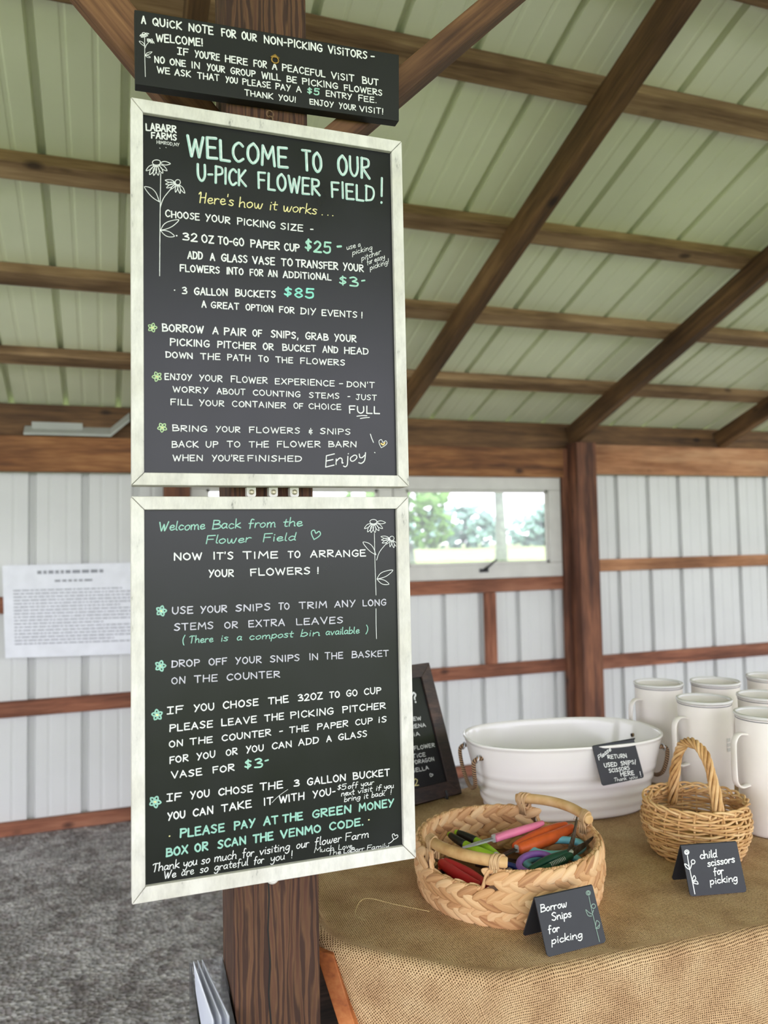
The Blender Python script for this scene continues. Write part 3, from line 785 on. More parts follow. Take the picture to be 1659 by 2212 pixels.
DRAWN = {
 'upper': [
  ('w',1.1,[[(45.7,-96.4),(43.8,-99.7),(39.3,-101.6),(34.7,-101.0),(32.9,-98.3),(34.8,-95.0),(39.3,-93.1),(43.8,-93.6),(45.7,-96.4)],[(35.3,-101.2),(28.1,-104.7),(23.3,-112.9),(31.3,-108.7),(35.3,-101.2)],[(36.6,-102.7),(30.4,-109.0),(28.6,-118.7),(35.3,-111.3),(36.6,-102.7)],[(38.2,-102.7),(34.1,-110.1),(34.9,-118.9),(39.2,-110.5),(38.2,-102.7)],[(39.9,-102.5),(38.3,-110.4),(41.8,-117.9),(43.4,-108.9),(39.9,-102.5)],[(41.6,-101.4),(42.8,-108.7),(48.8,-113.5),(47.1,-105.4),(41.6,-101.4)],[(43.3,-100.1),(47.4,-106.4),(55.5,-108.3),(50.6,-101.4),(43.3,-100.1)],[(44.6,-97.0),(51.8,-99.6),(60.7,-96.2),(52.3,-93.6),(44.6,-97.0)],[(76.2,-124.5),(75.0,-127.7),(72.1,-129.3),(69.2,-128.5),(68.1,-125.6),(69.3,-122.4),(72.1,-120.8),(75.0,-121.6),(76.2,-124.5)],[(67.2,-124.9),(60.7,-122.3),(52.5,-124.4),(60.0,-127.0),(67.2,-124.9)],[(67.4,-126.5),(60.5,-126.4),(53.3,-130.8),(61.1,-130.7),(67.4,-126.5)],[(67.7,-128.0),(60.6,-130.1),(54.6,-136.6),(62.5,-133.9),(67.7,-128.0)],[(69.3,-128.3),(64.3,-131.7),(61.0,-138.0),(66.6,-133.9),(69.3,-128.3)],[(71.2,-129.3),(68.2,-135.1),(68.5,-142.1),(71.7,-135.5),(71.2,-129.3)],[(73.0,-129.5),(72.3,-136.4),(75.5,-142.9),(76.1,-135.1),(73.0,-129.5)],[(74.8,-129.2),(76.7,-136.5),(82.9,-141.6),(80.4,-133.5),(74.8,-129.2)],[(43.3,-161.0),(34.5,-156.5),(26.6,-149.1),(20.6,-139.5),(30.6,-140.1),(38.5,-147.5),(43.3,-161.0)],[(44.9,-207.3),(50.3,-196.8),(59.7,-190.3),(73.4,-186.7),(65.0,-197.0),(55.6,-203.2),(44.9,-207.3)],[(44.9,-207.3),(51.0,-213.9),(58.2,-216.5),(66.3,-214.4),(60.1,-208.9),(52.9,-206.9),(44.9,-207.3)],[(44.6,-170.7),(49.7,-154.5),(61.3,-137.4)],[(45.6,-114.0),(44.2,-198.0),(43.3,-281.2)]]),
  ('e',1.5,[[(32.5,-367.0),(31.4,-370.3),(34.3,-372.0),(35.3,-368.5),(32.5,-367.0)],[(30.6,-366.6),(27.4,-366.7),(26.5,-370.3),(29.9,-369.9),(30.6,-366.6)],[(30.5,-364.5),(29.7,-361.3),(26.2,-361.7),(27.3,-365.1),(30.5,-364.5)],[(32.4,-363.6),(35.1,-361.5),(33.9,-358.2),(31.1,-360.6),(32.4,-363.6)],[(33.7,-365.2),(36.1,-367.1),(38.9,-364.6),(36.0,-362.7),(33.7,-365.2)]]),
  ('y',2.2,[[(31.1,-365.4),(32.7,-365.6)]]),
  ('e',1.5,[[(36.9,-443.2),(34.2,-441.2),(31.3,-443.8),(34.4,-445.8),(36.9,-443.2)],[(38.0,-441.2),(39.2,-437.8),(36.1,-435.9),(35.1,-439.7),(38.0,-441.2)],[(40.1,-441.7),(43.5,-441.6),(44.5,-437.8),(40.8,-438.2),(40.1,-441.7)],[(40.2,-444.0),(41.2,-447.4),(44.9,-446.9),(43.6,-443.3),(40.2,-444.0)],[(38.2,-444.9),(35.4,-447.1),(36.8,-450.6),(39.7,-448.0),(38.2,-444.9)]]),
  ('y',2.2,[[(37.9,-443.0),(39.5,-443.2)]]),
  ('e',1.5,[[(46.0,-525.3),(43.7,-527.7),(45.5,-530.8),(47.9,-528.0),(46.0,-525.3)],[(44.5,-523.8),(41.6,-522.3),(39.3,-525.2),(42.5,-526.6),(44.5,-523.8)],[(45.3,-521.8),(46.0,-518.4),(42.7,-517.1),(42.2,-520.8),(45.3,-521.8)],[(47.4,-522.0),(50.7,-521.4),(51.0,-517.7),(47.5,-518.5),(47.4,-522.0)],[(47.9,-524.1),(49.3,-527.2),(52.8,-526.2),(51.0,-523.0),(47.9,-524.1)]]),
  ('y',2.2,[[(45.4,-523.4),(47.0,-523.6)]]),
  ('w',1.1,[[(410.2,-547.2),(406.9,-540.4),(406.6,-535.2),(411.0,-533.2),(413.5,-537.8),(418.6,-534.9),(420.9,-539.0),(416.9,-543.5),(410.2,-547.2)]]),
  ('o',2.6,[[(410.2,-540.1),(414.0,-542.1),(416.6,-538.4)]]),
  ('w',1.4,[[(391.0,-524.1),(393.4,-531.5),(396.4,-538.3)],[(397.9,-555.6),(398.8,-556.2)],[(367.3,-494.1),(376.0,-492.6),(385.4,-492.5)],[(373.4,-497.7),(381.2,-496.3),(389.7,-495.4)]]),
  ('w',0.9,[[(44.2,-72.7),(44.7,-73.2)],[(53.8,-70.1),(54.3,-70.6)]]),
 ],
 'lower': [
  ('w',1.0,[[(400.1,-674.7),(398.1,-677.3),(393.5,-678.4),(388.9,-677.2),(387.1,-674.6),(389.1,-671.9),(393.7,-670.9),(398.2,-672.0),(400.1,-674.7)],[(389.5,-677.5),(382.1,-679.6),(377.2,-686.2),(385.3,-683.5),(389.5,-677.5)],[(390.8,-679.0),(384.5,-683.7),(382.5,-692.0),(389.3,-686.4),(390.8,-679.0)],[(392.4,-679.2),(388.2,-685.1),(388.9,-693.1),(393.4,-686.2),(392.4,-679.2)],[(394.2,-679.3),(392.4,-686.0),(395.9,-693.2),(397.6,-685.5),(394.2,-679.3)],[(395.9,-678.5),(397.0,-685.1),(403.0,-690.3),(401.5,-682.8),(395.9,-678.5)],[(397.7,-677.6),(401.7,-683.8),(409.9,-686.6),(405.1,-679.8),(397.7,-677.6)],[(399.0,-675.1),(406.3,-678.4),(415.3,-676.6),(406.9,-673.2),(399.0,-675.1)],[(430.6,-703.7),(429.4,-706.4),(426.4,-707.4),(423.6,-706.3),(422.4,-703.6),(423.7,-701.0),(426.6,-699.9),(429.5,-701.0),(430.6,-703.7)],[(421.5,-702.8),(415.0,-699.7),(406.6,-700.3),(414.2,-703.7),(421.5,-702.8)],[(421.7,-704.3),(414.7,-703.2),(407.3,-706.1),(415.3,-707.1),(421.7,-704.3)],[(422.0,-705.6),(414.8,-706.5),(408.6,-711.4),(416.7,-710.1),(422.0,-705.6)],[(423.7,-706.1),(418.5,-708.4),(415.1,-713.5),(420.8,-710.7),(423.7,-706.1)],[(425.5,-707.3),(422.4,-712.0),(422.6,-718.2),(425.9,-712.8),(425.5,-707.3)],[(427.3,-707.7),(426.5,-713.7),(429.7,-719.8),(430.4,-713.0),(427.3,-707.7)],[(429.2,-707.7),(431.0,-714.4),(437.2,-719.7),(434.8,-712.2),(429.2,-707.7)],[(396.8,-731.4),(388.0,-726.2),(380.0,-718.6),(374.1,-709.3),(384.2,-711.2),(392.2,-718.8),(396.8,-731.4)],[(397.8,-772.5),(403.4,-764.0),(413.0,-759.5),(427.0,-758.2),(418.3,-766.2),(408.7,-770.4),(397.8,-772.5)],[(397.8,-772.5),(403.9,-779.2),(411.2,-782.4),(419.4,-781.7),(413.2,-776.0),(405.9,-773.3),(397.8,-772.5)],[(397.9,-740.2),(403.4,-726.6),(415.4,-713.0)],[(394.8,-694.5),(394.9,-747.1),(395.6,-799.6)],[(395.1,-822.5),(394.7,-847.8),(395.0,-873.1)]]),
  ('m',2.2,[[(42.1,-811.1),(38.5,-810.9),(37.7,-814.8),(41.5,-814.7),(42.1,-811.1)],[(42.0,-808.8),(40.9,-805.2),(37.0,-805.4),(38.4,-809.2),(42.0,-808.8)],[(44.1,-808.0),(47.0,-806.0),(45.5,-802.2),(42.5,-804.6),(44.1,-808.0)],[(45.5,-809.8),(48.4,-812.2),(51.3,-809.7),(48.1,-807.4),(45.5,-809.8)],[(44.3,-811.8),(43.2,-815.2),(46.5,-817.4),(47.5,-813.6),(44.3,-811.8)]]),
  ('y',2.6,[[(42.8,-809.9),(44.4,-810.2)]]),
  ('m',2.2,[[(40.3,-893.0),(39.2,-889.4),(35.3,-889.3),(36.6,-893.3),(40.3,-893.0)],[(42.4,-892.3),(45.5,-890.4),(44.0,-886.5),(40.9,-888.8),(42.4,-892.3)],[(43.9,-894.3),(46.8,-896.8),(49.9,-894.4),(46.6,-891.9),(43.9,-894.3)],[(42.6,-896.2),(41.3,-899.7),(44.7,-902.1),(45.8,-898.3),(42.6,-896.2)],[(40.4,-895.4),(36.7,-895.1),(35.7,-899.0),(39.7,-899.1),(40.4,-895.4)]]),
  ('y',2.6,[[(41.1,-894.2),(42.7,-894.6)]]),
  ('m',2.2,[[(36.6,-966.3),(38.5,-963.3),(35.8,-960.2),(33.8,-963.6),(36.6,-966.3)],[(38.6,-967.6),(42.1,-968.9),(44.0,-965.4),(40.1,-964.3),(38.6,-967.6)],[(38.2,-969.9),(38.4,-973.7),(42.3,-974.7),(41.8,-970.6),(38.2,-969.9)],[(35.9,-970.0),(32.5,-971.1),(33.1,-975.2),(36.7,-973.8),(35.9,-970.0)],[(34.9,-967.8),(32.6,-964.7),(29.1,-966.3),(31.8,-969.4),(34.9,-967.8)]]),
  ('y',2.6,[[(36.0,-968.3),(37.6,-968.7)]]),
  ('m',2.2,[[(34.1,-1097.2),(37.6,-1095.9),(36.7,-1091.6),(33.0,-1093.2),(34.1,-1097.2)],[(35.3,-1099.6),(38.0,-1102.8),(41.7,-1101.1),(38.6,-1097.7),(35.3,-1099.6)],[(33.6,-1101.2),(31.7,-1104.5),(34.9,-1107.8),(36.7,-1104.1),(33.6,-1101.2)],[(31.3,-1099.9),(27.5,-1098.7),(25.8,-1102.4),(30.0,-1103.5),(31.3,-1099.9)],[(31.6,-1097.4),(31.1,-1093.4),(26.9,-1092.4),(27.7,-1096.8),(31.6,-1097.4)]]),
  ('y',2.6,[[(32.4,-1099.0),(34.0,-1099.4)]]),
  ('m',1.7,[[(288.6,-703.3),(284.9,-695.5),(284.6,-689.8),(289.3,-687.8),(292.0,-693.0),(297.6,-689.9),(300.0,-694.7),(295.7,-699.4),(288.6,-703.3)]]),
  ('w',1.1,[[(418.7,-1209.9),(416.6,-1204.9),(416.7,-1201.4),(419.7,-1200.7),(421.3,-1204.1),(424.9,-1202.9),(426.3,-1206.0),(423.4,-1208.4),(418.7,-1209.9)],[(409.3,-1215.0),(414.1,-1213.4),(419.0,-1209.4)]]),
  ('w',0.6,[[(212.8,-1123.1),(224.0,-1113.8),(239.2,-1105.2)]]),
 ],
 'top': [
  ('w',0.9,[[(23.4,122.2),(22.7,121.0),(21.0,120.2),(19.3,120.3),(18.6,121.2),(19.3,122.3),(21.0,123.1),(22.7,123.0),(23.4,122.2)],[(19.5,120.2),(16.8,118.9),(15.0,116.0),(18.0,117.7),(19.5,120.2)],[(20.0,119.8),(17.7,117.5),(17.0,114.2),(19.5,116.9),(20.0,119.8)],[(20.6,119.8),(19.0,117.3),(19.4,114.4),(21.0,117.3),(20.6,119.8)],[(21.2,120.0),(20.6,117.3),(21.9,114.9),(22.5,117.9),(21.2,120.0)],[(21.9,120.4),(22.3,118.0),(24.5,116.5),(23.9,119.2),(21.9,120.4)],[(22.5,120.9),(24.0,118.9),(27.1,118.5),(25.2,120.6),(22.5,120.9)],[(23.0,121.9),(25.7,121.2),(29.0,122.6),(25.9,123.3),(23.0,121.9)],[(34.7,113.7),(34.3,112.6),(33.2,112.0),(32.2,112.2),(31.7,113.1),(32.2,114.2),(33.2,114.8),(34.3,114.6),(34.7,113.7)],[(31.4,113.3),(29.0,114.0),(25.9,113.0),(28.7,112.4),(31.4,113.3)],[(31.5,112.8),(28.9,112.6),(26.2,110.9),(29.1,111.2),(31.5,112.8)],[(31.6,112.3),(29.0,111.4),(26.7,109.1),(29.7,110.2),(31.6,112.3)],[(32.2,112.2),(30.3,111.0),(29.1,108.8),(31.2,110.3),(32.2,112.2)],[(32.9,112.0),(31.8,110.0),(31.9,107.6),(33.1,109.9),(32.9,112.0)],[(33.6,112.0),(33.3,109.6),(34.5,107.6),(34.7,110.2),(33.6,112.0)],[(34.2,112.1),(34.9,109.8),(37.2,108.2),(36.3,110.9),(34.2,112.1)],[(22.5,100.6),(19.2,101.8),(16.2,104.0),(14.0,107.0),(17.7,107.1),(20.7,104.9),(22.5,100.6)],[(23.2,85.2),(25.2,88.8),(28.7,91.3),(33.8,93.0),(30.7,89.3),(27.1,86.9),(23.2,85.2)],[(23.2,85.2),(25.4,83.2),(28.1,82.6),(31.1,83.5),(28.8,85.1),(26.1,85.6),(23.2,85.2)],[(23.0,97.4),(24.9,102.9),(29.2,109.0)],[(22.3,115.4),(22.5,82.3),(23.2,49.5)]]),
 ],
 'c1': [
  ('d',1.3,[[(106.1,73.1),(104.9,54.2),(105.0,34.9),(105.0,18.2),(105.3,3.3)],[(111.2,77.6),(109.2,75.5),(105.8,75.1),(103.0,76.6),(102.5,79.1),(104.5,81.2),(107.9,81.6),(110.7,80.1),(111.2,77.6)],[(109.0,78.0),(108.0,76.9),(106.3,76.7),(104.9,77.5),(104.6,78.7),(105.7,79.8),(107.4,80.0),(108.7,79.2),(109.0,78.0)],[(114.7,56.2),(112.7,54.1),(109.6,53.6),(107.0,55.1),(106.6,57.6),(108.5,59.6),(111.7,60.1),(114.3,58.6),(114.7,56.2)],[(103.2,46.1),(98.4,49.3),(93.5,54.3),(95.3,45.1),(102.2,43.1)],[(104.0,44.7),(108.8,51.1)],[(104.9,26.6),(109.8,34.5),(114.7,29.5),(108.2,24.8),(104.1,24.3)],[(104.4,23.1),(110.9,23.1),(113.3,27.4)]]),
 ],
 'c2': [
  ('w',1.8,[[(9.4,70.8),(9.0,57.0),(9.2,40.5),(9.8,24.1),(10.1,3.8)],[(13.9,76.7),(12.0,74.1),(8.6,73.1),(5.7,74.4),(5.0,77.2),(6.9,79.9),(10.3,80.8),(13.2,79.5),(13.9,76.7)],[(11.5,76.3),(10.6,75.0),(8.9,74.5),(7.4,75.2),(7.1,76.6),(8.0,77.9),(9.7,78.3),(11.2,77.7),(11.5,76.3)],[(22.3,58.9),(20.6,56.5),(17.7,55.6),(15.2,56.9),(14.6,59.4),(16.3,61.9),(19.2,62.7),(21.7,61.5),(22.3,58.9)],[(8.8,46.0),(2.7,50.5),(0.9,56.7),(7.4,53.0),(8.8,46.0)],[(10.1,47.3),(15.0,55.3)],[(9.7,28.2),(15.4,35.2),(17.3,29.1),(9.3,26.3)],[(10.0,23.6),(18.1,25.7),(20.1,20.2),(10.4,22.7)]]),
 ],
 'ez': [
  ('w',1.2,[[(-86.3,49.4),(-87.6,53.8),(-86.9,56.8),(-83.5,57.3),(-82.5,54.3),(-78.4,55.3),(-77.5,52.6),(-81.1,50.6),(-86.3,49.4)]]),
 ],
}
CARDS = {
 'c1': (Vector((0.6493, -0.0998, 0.9340)), Vector((0.9987, 0.0512, -0.0000)), Vector((-0.0195, 0.3809, 0.9244))),
 'c2': (Vector((1.0182, -0.0080, 0.9340)), Vector((0.9763, -0.2163, -0.0000)), Vector((0.0712, 0.3213, 0.9443))),
 'tc': (Vector((1.0710, 0.3440, 1.0400)), Vector((0.9978, -0.0295, 0.0596)), Vector((-0.0467, 0.3261, 0.9442))),
 'ez': (Vector((0.8780, 0.7300, 0.9460)), Vector((0.9664, 0.2571, 0.0000)), Vector((-0.0954, 0.3585, 0.9287))),
}

# ------------------------------------------------------------------ hand lettering
# glyph: width, strokes on a grid where capitals are 10 high; '~' = drawn as a smooth curve
UP = {
'A': (6.4, '0,0 3.1,10 6.2,0|1.1,3.6 5.1,3.6'), 'B': (6, '.4,0 .4,10|~.2,10 4.4,9.4 4.6,6.4 .6,5.3|~.6,5.3 5.6,4.6 5.6,1 .2,0'),
'C': (6, '~5.8,8.4 3.6,10 .8,7.5 .5,3.2 3,.1 6,1.7'), 'D': (6.2, '.4,0 .5,10|~0,9.8 4.8,8.8 6.1,5 4.4,1 0,.1'),
'E': (5.4, '5.2,10 .3,9.8 .3,0 5.4,.2|.3,5.2 4.5,5.3'), 'F': (5.2, '5.2,10 .2,9.8 .3,0|.3,5.2 4.4,5.3'),
'G': (6.6, '~6,8.6 3.7,10 .8,7.2 .6,2.8 3.4,0 6,1.6 6.1,4.2|6.4,4.4 3.6,4.4'), 'H': (6.2, '.3,0 .3,10|6,0 6,10|.3,5 6,5.2'),
'I': (1.2, '.6,0 .6,10'), '`': (4.4, '2.2,0 2.2,10|.1,10 4.3,10|.1,0 4.3,0'), 'J': (5.4, '1.2,10 5.4,10|~3.6,10 3.6,2 2,0 0,1.6'),
'K': (6, '.3,0 .3,10|5.6,10 .6,4.6 6,0'), 'L': (5, '.3,10 .3,.1 5.1,0'), 'M': (7.4, '.2,0 .9,10 3.7,3.6 6.6,10 7.4,0'),
'N': (6.4, '.3,0 .3,10 6,0 6,10'), 'O': (6.6, '~3.4,10 .7,7.6 .5,3 3.2,0 6,2.6 5.9,7.2 3.4,10'), 'P': (5.6, '.3,0 .4,10|~.1,9.9 4.8,9.4 5.2,6 .4,4.8'),
'Q': (6.8, '~3.4,10 .7,7.6 .5,3 3.2,0 6,2.6 5.9,7.2 3.4,10|3.8,2.8 6.8,-.6'), 'R': (6, '.3,0 .4,10|~.1,9.9 4.9,9.4 5,6.2 .6,5|.8,5 6,0'),
'S': (5.4, '~5,8.9 2.8,10 .5,7.8 2.8,5.3 5,3 3,.1 .2,1.2'), 'T': (6, '0,10 6,10|3,10 3,0'), 'U': (6.2, '~.3,10 .4,3 3,0 5.6,3 5.8,10'),
'V': (6.2, '0,10 3.1,0 6.2,10'), 'W': (8.4, '0,10 2.1,0 4.2,8.4 6.2,0 8.4,10'), 'X': (6, '.2,10 6,0|5.8,10 0,0'),
'Y': (6, '.2,10 3,4.8|5.9,10 1.6,-.6'), 'Z': (5.8, '.3,9.8 5.6,10 .2,0 5.8,.2'),
'i': (1.4, '.7,0 .7,6.6|.7,9.2 .75,9.6'),
'0': (6, '~3,10 .6,7 .5,3 3,0 5.6,3 5.5,7 3,10'), '2': (5.6, '~.4,7.8 2.6,10 5,7.8 3.4,4 .2,0|.2,0 5.6,.2'),
'3': (5.4, '~.4,9 3,10 4.8,7.8 2,5.4|~2,5.4 5.4,4 4.6,.8 .2,.8'), '5': (5.6, '5.4,10 1,9.8 .8,5.6|~.8,5.6 4.6,6 5,1.6 2.4,0 .2,1.2'),
'8': (5.4, '~2.7,5.2 .6,7.6 2.8,10 4.8,7.6 2.6,5.2 .3,2.6 2.7,0 5.2,2.4 2.7,5.2'),
'$': (5, '~4.5,8 2.6,8.8 .8,7.2 2.6,5.4 4.4,3.6 2.4,1.8 .4,2.8|2.5,10 2.4,.4'),
'!': (1.4, '.8,10 .7,3|.6,.3 .65,.5'), '?': (5, '~.3,8 2.6,10 4.7,7.6 2.4,5 2.3,3|2.3,.3 2.35,.5'), '.': (1, '.4,.2 .5,.3'), ',': (1.4, '.9,.8 .2,-2'),
"'": (1, '.6,10.4 .4,8'), '-': (3.6, '.3,4.6 3.4,4.9'), '^': (4, '.3,7.2 3.8,7.9'), '*': (1.6, '.6,5.2 .9,5.3'), '/': (3, '3,11 0,-1'),
'&': (4, '~3.4,6.4 1,6.6 .9,4.6 2.6,4.2 .6,3.6 .8,1.4 3.4,1.8|2,9.2 2,9.8|2,-1.2 2,-.6'), '(': (2.4, '~2.2,11 .4,6 .8,1 2,-2'), ')': (2.4, '~.2,11 2,7 2,2 .4,-2'),
}
LO = {
'a': (5, '~4.2,4.8 2,5.4 .4,2.6 1.6,.1 3.8,2 4.3,4.8|~4.3,4.8 4.1,1 5,.3'), 'b': (4.8, '.5,10 .5,0|~.5,3.6 2.8,5.4 4.5,2.8 2.6,0 .5,1'),
'c': (4.4, '~4,4.4 2,5.4 .4,2.6 2,0 4.3,1'), 'd': (5, '~4.2,4.6 2,5.4 .4,2.6 1.8,0 4,1.8|4.5,10 4.2,1 5,.3'),
'e': (4.6, '~.5,2.6 3.6,3.2 3.4,5.2 1.4,5 .5,2.4 2,0 4.6,1.2'), 'f': (4.2, '~4,9.4 2.4,10 1.7,7.6 1.6,3 1.4,-1|.2,5 3.8,5.2'),
'g': (4.8, '~4.2,4.8 2,5.4 .4,2.6 2,.4 4,2.4|~4.3,5 4.2,-1.6 2.4,-3.8 .5,-2.6'), 'h': (4.8, '.5,10 .5,0|~.5,3 2.6,5.4 4,4 4.2,.4 4.8,.1'),
'i': (1.6, '.8,5 .9,.1|.9,7.4 1,7.7'), 'j': (2.6, '~2,5 1.9,-2 .8,-3.8 -.4,-2.8|2.2,7.2 2.3,7.5'), 'k': (4.6, '.5,10 .5,0|4,5.4 .7,2.6 4.6,0'),
'l': (1.8, '~.8,10 .7,1.4 1.8,.2'), 'm': (7.2, '.4,5 .5,0|~.5,3 2.2,5.4 3.4,4 3.5,0|~3.5,3 5.2,5.4 6.4,4 6.6,.4 7.2,.1'),
'n': (4.8, '.4,5.2 .5,0|~.5,3 2.5,5.4 4,4 4.2,.4 4.8,.1'), 'o': (4.8, '~2.6,5.4 .5,3.6 .9,.8 2.6,0 4.4,2.2 4,4.6 2.6,5.4'),
'p': (4.8, '.5,5.2 .4,-4|~.5,3.6 2.8,5.4 4.5,2.8 2.6,0 .5,1'), 'r': (3.8, '.5,5.2 .5,0|~.5,2.8 2,5.2 3.8,4.8'),
's': (4, '~3.6,4.7 2,5.4 .6,4.2 3.4,1.8 2.4,0 .2,.7'), 't': (3.4, '~1.6,8.6 1.5,1 3.2,.3|.1,5.4 3.4,5.7'),
'u': (4.8, '~.4,5.2 .6,1 2.2,0 4,2.2|~4.2,5.2 4.1,1 4.8,.3'), 'v': (4.4, '.2,5.2 2.1,0 4.2,5.2'), 'w': (6.4, '~.3,5.2 .9,.6 2.2,.3 3.2,4.6|~3.2,4.6 3.6,.6 5,.3 6.2,5.4'),
'x': (4.4, '.3,5.2 4.2,0|4.1,5.2 .2,0'), 'y': (4.8, '~.4,5.2 .9,2 2.4,1.4 4,3.2|~4.3,5.2 4,-1.6 2.2,-3.8 .4,-2.8'),
'W': (7.6, '~0,9.6 1.6,1 2.2,.4 3.8,7 4.4,1 5,.6 7.4,10'), 'T': (5.4, '~0,8.6 1.6,9.8 5.4,9.6|~2.8,9.6 2.6,3 2.2,0'), 'H': (6, '~0,8.4 1.4,10 1.2,0|5.4,10 4.9,0|1.2,5 5.2,5.4'),
}
def glyph(ch, style):
    if style == 'S' and ch in LO:
        return LO[ch]
    return UP.get(ch) or LO.get(ch) or UP['-']

def ribbon(mb, pts, w, place, zi=[0]):
    """flat painted stroke with round ends along 2-D points (mm)"""
    if len(pts) < 2:
        return
    # split at sharp corners so that joints stay round
    run = [pts[0]]
    runs = []
    for i in range(1, len(pts)):
        if (pts[i] - run[-1]).length < 1e-3:
            continue
        run.append(pts[i])
        if i + 1 < len(pts) and len(run) > 1:
            a = run[-1] - run[-2]
            b = pts[i + 1] - pts[i]
            if b.length > 1e-3 and a.length > 1e-3 and a.normalized().dot(b.normalized()) < 0.6:
                runs.append(run)
                run = [pts[i]]
    runs.append(run)
    for q in runs:
        n = len(q)
        if n < 2:
            continue
        zi[0] = (zi[0] + 1) % 5
        lift = 0.0001 + zi[0] * 0.00011
        h = w / 2
        L, Rr = [], []
        for i in range(n):
            t = (q[min(i + 1, n - 1)] - q[max(i - 1, 0)])
            t.normalize()
            nn = Vector((-t.y, t.x))
            L.append(q[i] + nn * h)
            Rr.append(q[i] - nn * h)
        t0 = (q[0] - q[1]).normalized()
        t1 = (q[-1] - q[-2]).normalized()
        def cap(c, t):
            a0 = math.atan2(t.y, t.x)
            return [c + Vector((math.cos(a0 + k * PI / 6), math.sin(a0 + k * PI / 6))) * h for k in (-2, -1, 0, 1, 2)]
        vL = [mb.bm.verts.new(place(p, lift + k_ * 3e-6)) for k_, p in enumerate(L)]
        vR = [mb.bm.verts.new(place(p, lift + k_ * 3e-6)) for k_, p in enumerate(Rr)]
        for i in range(n - 1):
            mb.bm.faces.new((vL[i], vR[i], vR[i + 1], vL[i + 1]))
        c0 = [mb.bm.verts.new(place(p, lift)) for p in cap(q[0], t0)]
        mb.bm.faces.new([vL[0]] + c0 + [vR[0]])
        c1 = [mb.bm.verts.new(place(p, lift + (n - 1) * 3e-6)) for p in cap(q[-1], t1)]
        mb.bm.faces.new([vR[-1]] + c1 + [vL[-1]])

def word_strokes(text, style, h, u0, v0, u1, v1, rng, inset=0.0):
    gl = [glyph(c, style) for c in text]
    gap = 2.0 if style == 'U' else 0.7
    tot = sum(g[0] for g in gl) + gap * (len(gl) - 1)
    if abs(u1 - u0) > inset * 3:
        u0, u1 = u0 + inset, u1 - inset
    d = Vector((u1 - u0, v1 - v0))
    if len(text) == 1 and text in "*.!":
        sx = h / 10
        u0 = (u0 + u1) / 2 - gl[0][0] * sx / 2
    else:
        sx = d.length / tot
    e = d.normalized() if d.length > 0 else Vector((1, 0))
    f = Vector((-e.y, e.x)) * 0.35 + Vector((0, 1)) * 0.65
    x = 0
    out = []
    for g in gl:
        jx, jy, js = rng.uniform(-.25, .25), rng.uniform(-.3, .3), rng.uniform(.95, 1.05)
        sl = rng.uniform(-.03, .04) + (0.10 if style == 'S' else 0)
        for st in g[1].split('|'):
            sm = st.startswith('~')
            pts = []
            for pr in st.lstrip('~').split():
                a, b = pr.split(',')
                a, b = float(a), float(b)
                pts.append((a + jx * .5 + sl * b, b * js + jy))
            P = [Vector((u0, v0)) + e * ((x + a) * sx) + f * (b * h / 10) for a, b in pts]
            out.append(catmull(P, 4) if sm else P)
        x += g[0] + gap
    return out

def write(sign, leaf, place, wmul=1.0):
    """all the lines of one sign as children of the painted panel"""
    rng = random.Random(sign)
    for style, colr, h, wt, words in TEXT.get(sign, []):
        mb = MB()
        w = h * (0.185 if style == 'U' else 0.135) * wt * wmul
        hi = MB() if (colr == 't') else None
        for wd_ in words:
            for p in word_strokes(wd_[0], style, h, *wd_[1:], rng, w * .45):
                ribbon(mb, p, w * rng.uniform(.92, 1.08), place)
                if hi is not None:
                    ribbon(hi, [q + Vector((w * .18, w * .1)) for q in p], w * .28, lambda p, l: place(p, l + 0.0008))
        o = emit('handwritten_line', mb, M['ink_' + colr], leaf)
        if hi is not None:
            emit('white_highlight', hi, M['ink_w'], leaf)
    for colr, wd_, strokes in DRAWN.get(sign, []):
        mb = MB()
        for s_ in strokes:
            P = [Vector(q) for q in s_]
            ribbon(mb, catmull(P, 4) if len(P) > 2 else P, wd_, place)
        emit('drawn_flower' if len(strokes) > 6 else 'drawn_mark', mb, M['ink_' + colr], leaf)

# ================================================================== the barn: floor, wall, roof
ZE, SL = 2.33, 0.345                      # underside of the rafters at the wall, and their slope
def raf_z(y):
    return ZE + SL * (3.735 - y)
CS = math.sqrt(1 + SL * SL)
mb = MB()
mb.box((-7, -2.6, -0.15), (12, 4.1, 0.0))
floor = struct('floor', mb, M['gravel'])
mb = MB()
GP = [(-60, -.152), (6, -.152), (16, -.05), (40, .70), (75, 1.22), (170, 1.30)]
mb.loft([[(-90, y, z), (140, y, z)] for y, z in GP], False)
mb.loft([[(-90, y, z - .3), (140, y, z - .3)] for y, z in GP], False)
lawn = struct('ground', mb, M['grass'])

